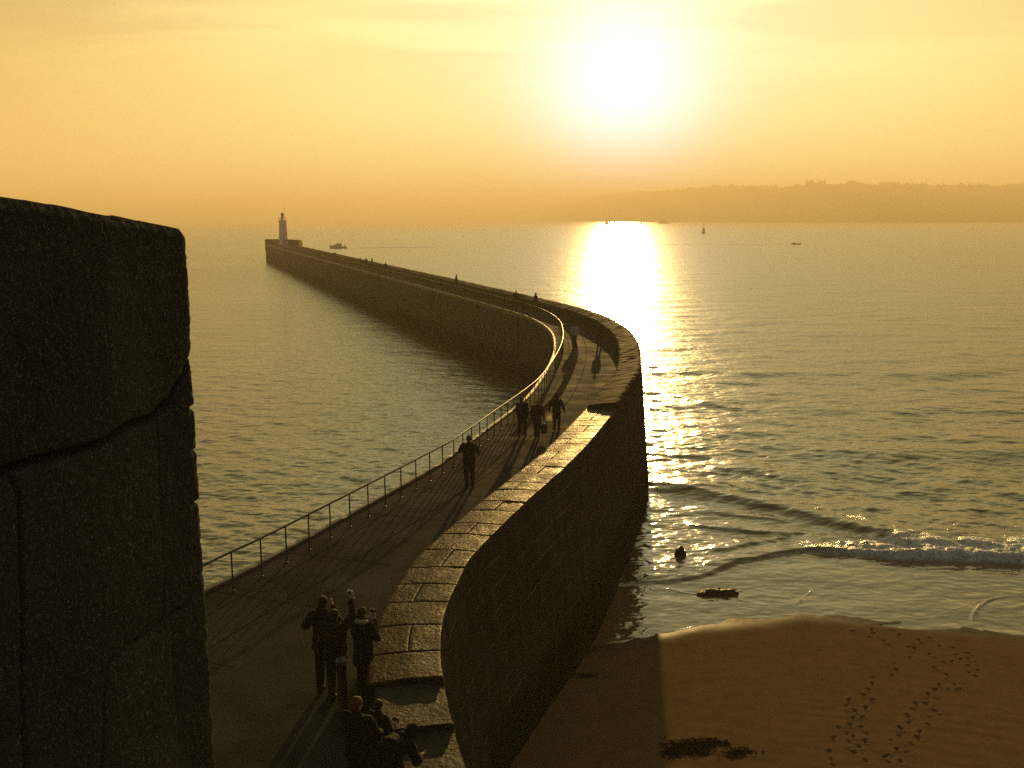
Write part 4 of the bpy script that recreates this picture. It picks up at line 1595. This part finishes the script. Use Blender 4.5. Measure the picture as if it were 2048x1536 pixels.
    ellipsoid(bm, J['pelvis'] - up * .03 * k, (.178 * k, .132 * k, .12 * k))
    fuse('trousers', bm, voxel, ml, t, .010 if near else .0, seed)
    bm = bmesh.new()
    torso(bm, .042, max(coat, .16), .025)
    for s in 'RL':
        arm(bm, s, .030, upto=.96)
    if hood and not hat:
        capsule(bm, J['neck'], lerp(J['neck'], hc, .5) - R3 @ Vector((0, .03, 0)), .095 * k, .10 * k, seg)
    else:
        capsule(bm, mid, lerp(J['neck'], hc, .22), .085 * k, .072 * k, seg)
    fuse('jacket', bm, voxel, mt, t, .014 if near else .0, seed + 3)
    if hood:
        bm = bmesh.new()
        ellipsoid(bm, hc + R3 @ Vector((0, -.028, .02)) * k, (.108 * k, .112 * k, .138 * k), R3)
        capsule(bm, hc + R3 @ Vector((0, -.05, -.09)) * k, J['neck'] - R3 @ Vector((0, .04, .02)) * k, .085 * k, .10 * k, seg)
        fuse('hood', bm, voxel, mt, t, .008, seed)
    else:
        mh = mat('hair %.3f %.3f %.3f' % tuple(hat or hair), hat or hair, .75, .25, 12, .6, 60, spec=.25)
        bm = bmesh.new()
        ellipsoid(bm, hc + R3 @ Vector((0, -.018, .035)) * k, (.088 * k, .100 * k, .102 * k), R3)
        ellipsoid(bm, hc + R3 @ Vector((0, -.045, -.01)) * k, (.080 * k, .068 * k, .085 * k), R3)
        if hairlen:
            capsule(bm, hc + R3 @ Vector((0, -.055, 0)) * k, hc + R3 @ Vector((0, -.075, -hairlen)) * k, .078 * k, .06 * k, seg)
        fuse('cap' if hat else 'hair', bm, voxel, mh, t, .010, seed)
    if fur:
        mf = mat('fur trim', fur, .9, .25, 20, .8, 80)
        bm = bmesh.new()
        c = lerp(J['neck'], mid, .15)
        pts = [c + Vector((math.cos(a) * .105, math.sin(a) * .095 - .02, .035 - .03 * math.sin(a))) * k for a in np.linspace(0, 2 * math.pi, 25)]
        for p0, p1 in zip(pts[:-1], pts[1:]):
            capsule(bm, p0, p1, .045 * k, .045 * k, 8)
        fuse('fur_collar', bm, voxel, mf, t, .018, seed, 1)
    ms = mat('shoe leather', (.015, .013, .012), .6, .1, 8, spec=.05)
    for s in 'RL':
        a = J['an' + s]
        zz = min(a.z, .085 * k)
        bm = bmesh.new()
        capsule(bm, a + Vector((0, -.035 * k, -zz + .045 * k)), a + Vector((0, .15 * k, -zz + .036 * k)), .045 * k, .036 * k, 10)
        capsule(bm, a + Vector((0, -.02 * k, .02 * k)), a + Vector((0, -.02 * k, -zz + .06 * k)), .052 * k, .046 * k, 10)
        for v in bm.verts:
            v.co.z = max(v.co.z, a.z - zz + .004)
        obj('shoe', bm_mesh('shoe', bm, True), ms, t)
    w = lambda p: Vector(loc) + Matrix.Rotation(face, 3, 'Z') @ Vector(p)
    return t, J, w


def camera_prop(p, rz, label, pale=False, s=1.0):
    t = thing('camera', label, 'camera', p, rz)
    m = mat('pale camera shell' if pale else 'black camera shell', (.55, .54, .5) if pale else (.02, .02, .02), .35, .05, 5)
    bm = bmesh.new()
    box(bm, (0, 0, 0), (.115 * s, .035 * s, .068 * s))
    box(bm, (0, 0, .043 * s), (.04 * s, .032 * s, .018 * s), 0, .8)
    bmesh.ops.bevel(bm, geom=list(bm.edges), offset=.005 * s, segments=2, affect='EDGES')
    obj('camera_body', bm_mesh('camera_body', bm), m, t)
    bm = bmesh.new()
    loops = [[(r * s * math.cos(a), y * s, r * s * math.sin(a)) for a in np.linspace(0, 2 * math.pi, 14, endpoint=False)] for r, y in ((.026, .018), (.026, .045), (.023, .05), (.02, .05))]
    rings(bm, loops)
    obj('lens', bm_mesh('lens', bm), mat('black camera shell', (.02, .02, .02)), t)
    bm = bmesh.new()
    box(bm, (0, -.0190 * s, -.002), (.062 * s, .003, .045 * s))
    obj('screen', bm_mesh('screen', bm), mat('screen glass', (.03, .03, .035), .1, 0, 1), t)


def handbag(p, label, col, L=.32, Hh=.26, plastic=False):
    t = thing('shopping_bag' if plastic else 'handbag', label, 'bag', p, .3)
    m = mat('bag %.2f' % col[0], col, .6, .1, 8, .3, 30)
    if plastic and 'thin' not in m:
        m['thin'] = 1
        nt = m.node_tree
        tr = nt.nodes.new('ShaderNodeBsdfTranslucent')
        tr.inputs[0].default_value = (.8, .72, .62, 1)
        mx = nt.nodes.new('ShaderNodeMixShader')
        mx.inputs[0].default_value = .65
        nt.links.new(nt.nodes['Principled BSDF'].outputs[0], mx.inputs[1])
        nt.links.new(tr.outputs[0], mx.inputs[2])
        nt.links.new(mx.outputs[0], nt.nodes['Material Output'].inputs['Surface'])
    bm = bmesh.new()
    seg = 14
    loops = []
    for z, wx, wy in ((-Hh, .8, .7), (-Hh * .9, 1, 1), (-Hh * .5, 1.02, 1.05), (-.04, .86, .5), (-.02, .8, .35)):
        loops.append([(L / 2 * wx * math.copysign(abs(math.cos(a)) ** .6, math.cos(a)), L * .22 * wy * math.copysign(abs(math.sin(a)) ** .8, math.sin(a)), z - .12) for a in np.linspace(0, 2 * math.pi, seg, endpoint=False)])
    rings(bm, loops)
    obj('bag_body', bm_mesh('bag_body', bm, True), m, t)
    for y in (-.02, .02):
        bm = bmesh.new()
        tube(bm, [(-L * .28, y * 2, -.14), (-L * .16, y, -.03), (0, 0, .0), (L * .16, y, -.03), (L * .28, y * 2, -.14)], .007, 6)
        obj('strap', bm_mesh('strap', bm, True), m, t)


D_ = DECK
WALK = 'people walking on the breakwater'
# man by the railing, hands up at his face
t, J, w = person('man in a dark jacket walking alone by the railing, arms raised to his face', (-1.42, 31.9, D_), R(-12), 1.74,
                 dict(elR=(.31, .02, 1.19), elL=(-.32, .02, 1.22), wrR=(.12, .20, 1.40), wrL=(-.12, .2, 1.42), fingR=(-.5, .3, .8), fingL=(.5, .3, .8),
                      anR=(.11, -.05, .085), knR=(.10, .03, .50), anL=(-.09, .02, .085), hdir=(-.1, 1, -.15)), (.012, .012, .014), (.014, .014, .018), hat=(.015, .015, .017), coat=.22)
camera_prop(w((0, .27, 1.58)), R(-12), 'small black camera held up by the lone man at the railing')
# three friends
person('leftmost of three walking friends, tallest, in a long dark coat', (.40, 39.7, D_), R(-18), 1.62,
       dict(anR=(.10, .12, .085), knR=(.10, .12, .52), anL=(-.10, -.16, .10), knL=(-.1, .0, .5), elL=(-.27, -.02, 1.14), wrL=(-.24, .1, .93)), (.018, .016, .016), (.016, .015, .017), hairlen=.14, coat=.42, group=WALK)
t, J, w = person('middle of three walking friends, with fair hair and a dark handbag', (1.0, 39.4, D_), R(-14), 1.56,
                 dict(anL=(-.09, .10, .085), knL=(-.10, .11, .52), anR=(.09, -.15, .10), knR=(.1, .0, .5), elR=(.28, -.02, 1.15), wrR=(.32, .0, .92)), (.022, .018, .016), (.016, .015, .016), hair=(.40, .24, .10), hairlen=.06, coat=.22, group=WALK)
handbag(w(J['wrR'] + Vector((.0, .01, -.09))), 'large dark handbag hanging from the hand of the middle friend', (.02, .017, .015), .26, .44)
t, J, w = person('rightmost of three walking friends, hood up, arms held away from the sides', (1.84, 40.8, D_), R(-20), 1.55,
                 dict(anR=(.09, .08, .085), knR=(.1, .09, .52), anL=(-.06, -.14, .10), knL=(-.08, .0, .5), elR=(.33, -.03, 1.17), elL=(-.31, -.03, 1.17), wrR=(.40, .02, .95), wrL=(-.36, .02, .94)), (.018, .016, .017), (.018, .016, .018), hood=True, coat=.2, group=WALK)
handbag(w(J['wrL'] + Vector((0, .01, -.09))), 'small pale plastic bag carried by the hooded friend on the right', (.62, .58, .55), .24, .24, True)
# two further round the bend
person('person in a pale jacket standing in the bend of the breakwater', (4.35, 68.6, D_), R(10), 1.6, dict(elR=(.30, -.04, 1.15), elL=(-.30, -.04, 1.15), wrR=(.24, .06, .93), wrL=(-.24, .06, .93), knR=(.06, .02, .5), knL=(-.06, .02, .5), anR=(.05, -.03, .085), anL=(-.05, -.03, .085)),
       (.42, .38, .36), (.03, .028, .03), coat=.2, voxel=.02, near=False)
person('person in a rust coloured coat walking beside the parapet in the bend', (6.0, 68.0, D_), R(160), 1.6, dict(anR=(.1, .1, .085), anL=(-.1, -.1, .09)), (.16, .05, .025), (.04, .025, .02), coat=.35, voxel=.02, near=False)
# the photographers close below the rampart
person('person in a dark padded jacket at the far left of the close group, elbow out', (-3.50, 17.5, D_), R(-10), 1.86,
       dict(elL=(-.36, .04, 1.18), wrL=(-.10, .20, 1.50), elR=(.30, .08, 1.2), wrR=(.10, .22, 1.50), fingL=(.5, .4, .7), fingR=(-.5, .4, .7), hdir=(.1, 1, -.1)), (.010, .010, .012), (.012, .012, .014), hood=False, hair=(.012, .01, .008), coat=.25, voxel=.014)
t, J, w = person('man in jeans raising a small pale camera above his head with one arm', (-3.22, 17.05, D_), R(-14), 1.80,
                 dict(shR=(.20, .0, 1.46), elR=(.31, .10, 1.62), wrR=(.25, .20, 1.86), fingR=(-.1, .3, 1), elL=(-.25, -.02, 1.16), wrL=(-.2, .12, .98), hdir=(.1, 1, .1), anL=(-.12, .05, .085)), (.016, .015, .015), (.035, .036, .045), hair=(.016, .012, .01), coat=.12, voxel=.014)
camera_prop(w(J['wrR'] + Vector((-.05, .06, .13))), R(-20), 'small pale camera held up high over the heads of the close group', True)
t, J, w = person('woman in a long black coat with a pale fur collar, camera at her face', (-2.78, 17.45, D_), R(-28), 1.66,
                 dict(elR=(.29, .08, 1.16), wrR=(.12, .24, 1.44), elL=(-.24, .06, 1.16), wrL=(-.06, .24, 1.42), fingR=(-.4, .5, .6), fingL=(.4, .5, .6), knR=(.08, .02, .5), knL=(-.08, .02, .5), anR=(.07, -.03, .085), anL=(-.07, -.03, .085), hdir=(.1, 1, -.05)),
                 (.010, .010, .011), (.012, .011, .012), hair=(.03, .016, .01), hairlen=.12, fur=(.42, .40, .37), coat=.80, voxel=.014)
camera_prop(w((.04 * .95, .28, 1.52)), R(-28), 'black camera held to the face of the woman with the fur collar')
t, J, w = person('adult in a dark jacket with reddish hair standing behind a child', (-2.33, 13.85, D_), R(-25), 1.72,
                 dict(elR=(.28, .10, 1.17), wrR=(.22, .30, 1.10), elL=(-.25, .05, 1.16), wrL=(-.16, .25, 1.05), hdir=(.3, 1, -.25)), (.012, .011, .012), (.014, .013, .015), hair=(.11, .045, .018), coat=.2, voxel=.014)
t, J, w = person('child in a dark jacket looking down at a camera in front of an adult', (-2.10, 14.45, D_), R(-35), 1.36,
                 dict(elR=(.24, .08, 1.14), wrR=(.10, .34, 1.10), elL=(-.24, .08, 1.14), wrL=(-.08, .34, 1.10), fingR=(-.2, .9, .2), fingL=(.2, .9, .2), hdir=(.2, 1, -.45)), (.012, .012, .013), (.014, .013, .015), hair=(.03, .02, .012), coat=.15, voxel=.014)
camera_prop(w((.0, .40, .88)), R(-35), 'small camera in the hands of the child, catching the light')
person('person bent far forward over the stone slab, back arched, nearest the rampart', (-1.90, 13.45, D_), R(-40), 1.70,
       dict(pelvis=(0, -.12, .94), waist=(0, .04, 1.05), chest=(0, .24, 1.13), neck=(0, .45, 1.16), head=(0, .60, 1.16), shR=(.185, .38, 1.11), shL=(-.185, .38, 1.11),
            elR=(.24, .46, .84), elL=(-.24, .46, .84), wrR=(.12, .66, .80), wrL=(-.12, .66, .80), fingR=(-.2, 1, -.1), fingL=(.2, 1, -.1),
            hiR=(.09, -.12, .90), hiL=(-.09, -.12, .90), knR=(.11, .04, .50), knL=(-.11, .04, .50), anR=(.11, -.08, .085), anL=(-.11, -.08, .085), hdir=(0, .7, -.7)),
       (.011, .011, .011), (.013, .012, .013), hood=True, coat=.1, voxel=.014)


def bollard():
    t = thing('bollard', 'waist-high dark metal post with a rounded cap among the photographers', 'bollard', (-3.06, 16.75, D_))
    m = mat('bollard iron', (.035, .032, .026), .45, .2, 6, .3, 20, metallic=.5)
    bm = bmesh.new()
    lathe(bm, [(.13, 0), (.13, .05), (.09, .08), (.08, .86), (.10, .88), (.105, .94)], 18)
    obj('shaft', bm_mesh('shaft', bm, True), m, t)
    bm = bmesh.new()
    lathe(bm, [(.107, .942), (.105, .98), (.075, 1.02), (.03, 1.035)], 18)
    obj('cap', bm_mesh('cap', bm, True), mat('worn bollard cap', (.10, .09, .075), .3, .2, 6), t)


bollard()

# small figures along the straight arm
FAR = 'small figures far along the breakwater'
for lab, x, y, h, c, rz in (
        ('tiny figure alone near the lighthouse end of the breakwater, before the parapet', -39.6, 226, 1.72, (.03, .03, .03), 20),
        ('far figure at the left of a pair before the parapet, dark coat', -28.0, 187.0, 1.72, (.03, .028, .026), 10),
        ('far figure in the middle of the group before the parapet, head above it', -26.9, 186.4, 1.78, (.05, .04, .03), 200),
        ('far figure at the right of the group, facing the sea', -25.6, 185.0, 1.78, (.03, .03, .03), -60),
        ('far figure by itself right of the distant group, against the parapet', -20.9, 167.0, 1.75, (.035, .03, .028), 15),
        ('far figure close to the railing, breaking the bright line of the handrail', -20.6, 156.0, 1.74, (.05, .045, .04), 30),
        ('figure whose head stands alone above the parapet in the middle of the straight arm', -6.9, 125.6, 1.86, (.02, .018, .017), -70),
        ('figure at the start of the straight arm with a small head above the parapet', .45, 99.2, 1.72, (.03, .025, .022), 10),
        ('person leaning against the parapet just before the bend, head above the edge', 2.3, 95.0, 1.80, (.02, .018, .017), -65),
        ('person in reddish jacket between two others just before the bend', 1.1, 93.2, 1.62, (.13, .045, .025), 170)):
    person(lab, (x, y, D_), R(rz), h, dict(anR=(.09, .08, .085), anL=(-.09, -.08, .09)), c, (.025, .024, .026), voxel=.03, near=False, coat=.2, group=FAR)
person('helmsman sitting in the small motor dinghy', (157.2, 561, .18), R(95), 1.7,
       dict(pelvis=(0, 0, .55), waist=(0, .02, .72), chest=(0, .04, .93), neck=(0, .04, 1.1), head=(0, .07, 1.26), shR=(.185, .04, 1.05), shL=(-.185, .04, 1.05), elR=(.25, .05, .78), elL=(-.25, .05, .78), wrR=(.2, .3, .72), wrL=(-.2, .3, .72),
            hiR=(.09, 0, .52), hiL=(-.09, 0, .52), knR=(.12, .42, .52), knL=(-.12, .42, .52), anR=(.12, .45, .1), anL=(-.12, .45, .1)), (.03, .03, .03), (.03, .03, .03), voxel=.03, near=False)
person('person standing in the stern of the pale motor cruiser', (-87.6, 530.2, .55), R(90), 1.75, {}, (.03, .03, .03), (.03, .03, .03), voxel=.03, near=False)



# ------------------------------------------------------------------ sunset haze over the water
def build_haze():
    bm = bmesh.new()
    box(bm, (0, 4000, 78), (18000, 8900, 164))
    m = bpy.data.materials.new('haze')
    m.use_nodes = True
    nt = m.node_tree
    nt.nodes.remove(nt.nodes['Principled BSDF'])
    v = nt.nodes.new('ShaderNodeVolumePrincipled')
    v.inputs['Color'].default_value = (1.0, .85, .59, 1)
    v.inputs['Density'].default_value = HAZE_DENSITY
    v.inputs['Anisotropy'].default_value = .2
    nt.links.new(v.outputs[0], nt.nodes['Material Output'].inputs['Volume'])
    tag(obj('haze', bm_mesh('haze', bm), m), kind='stuff')


build_haze()
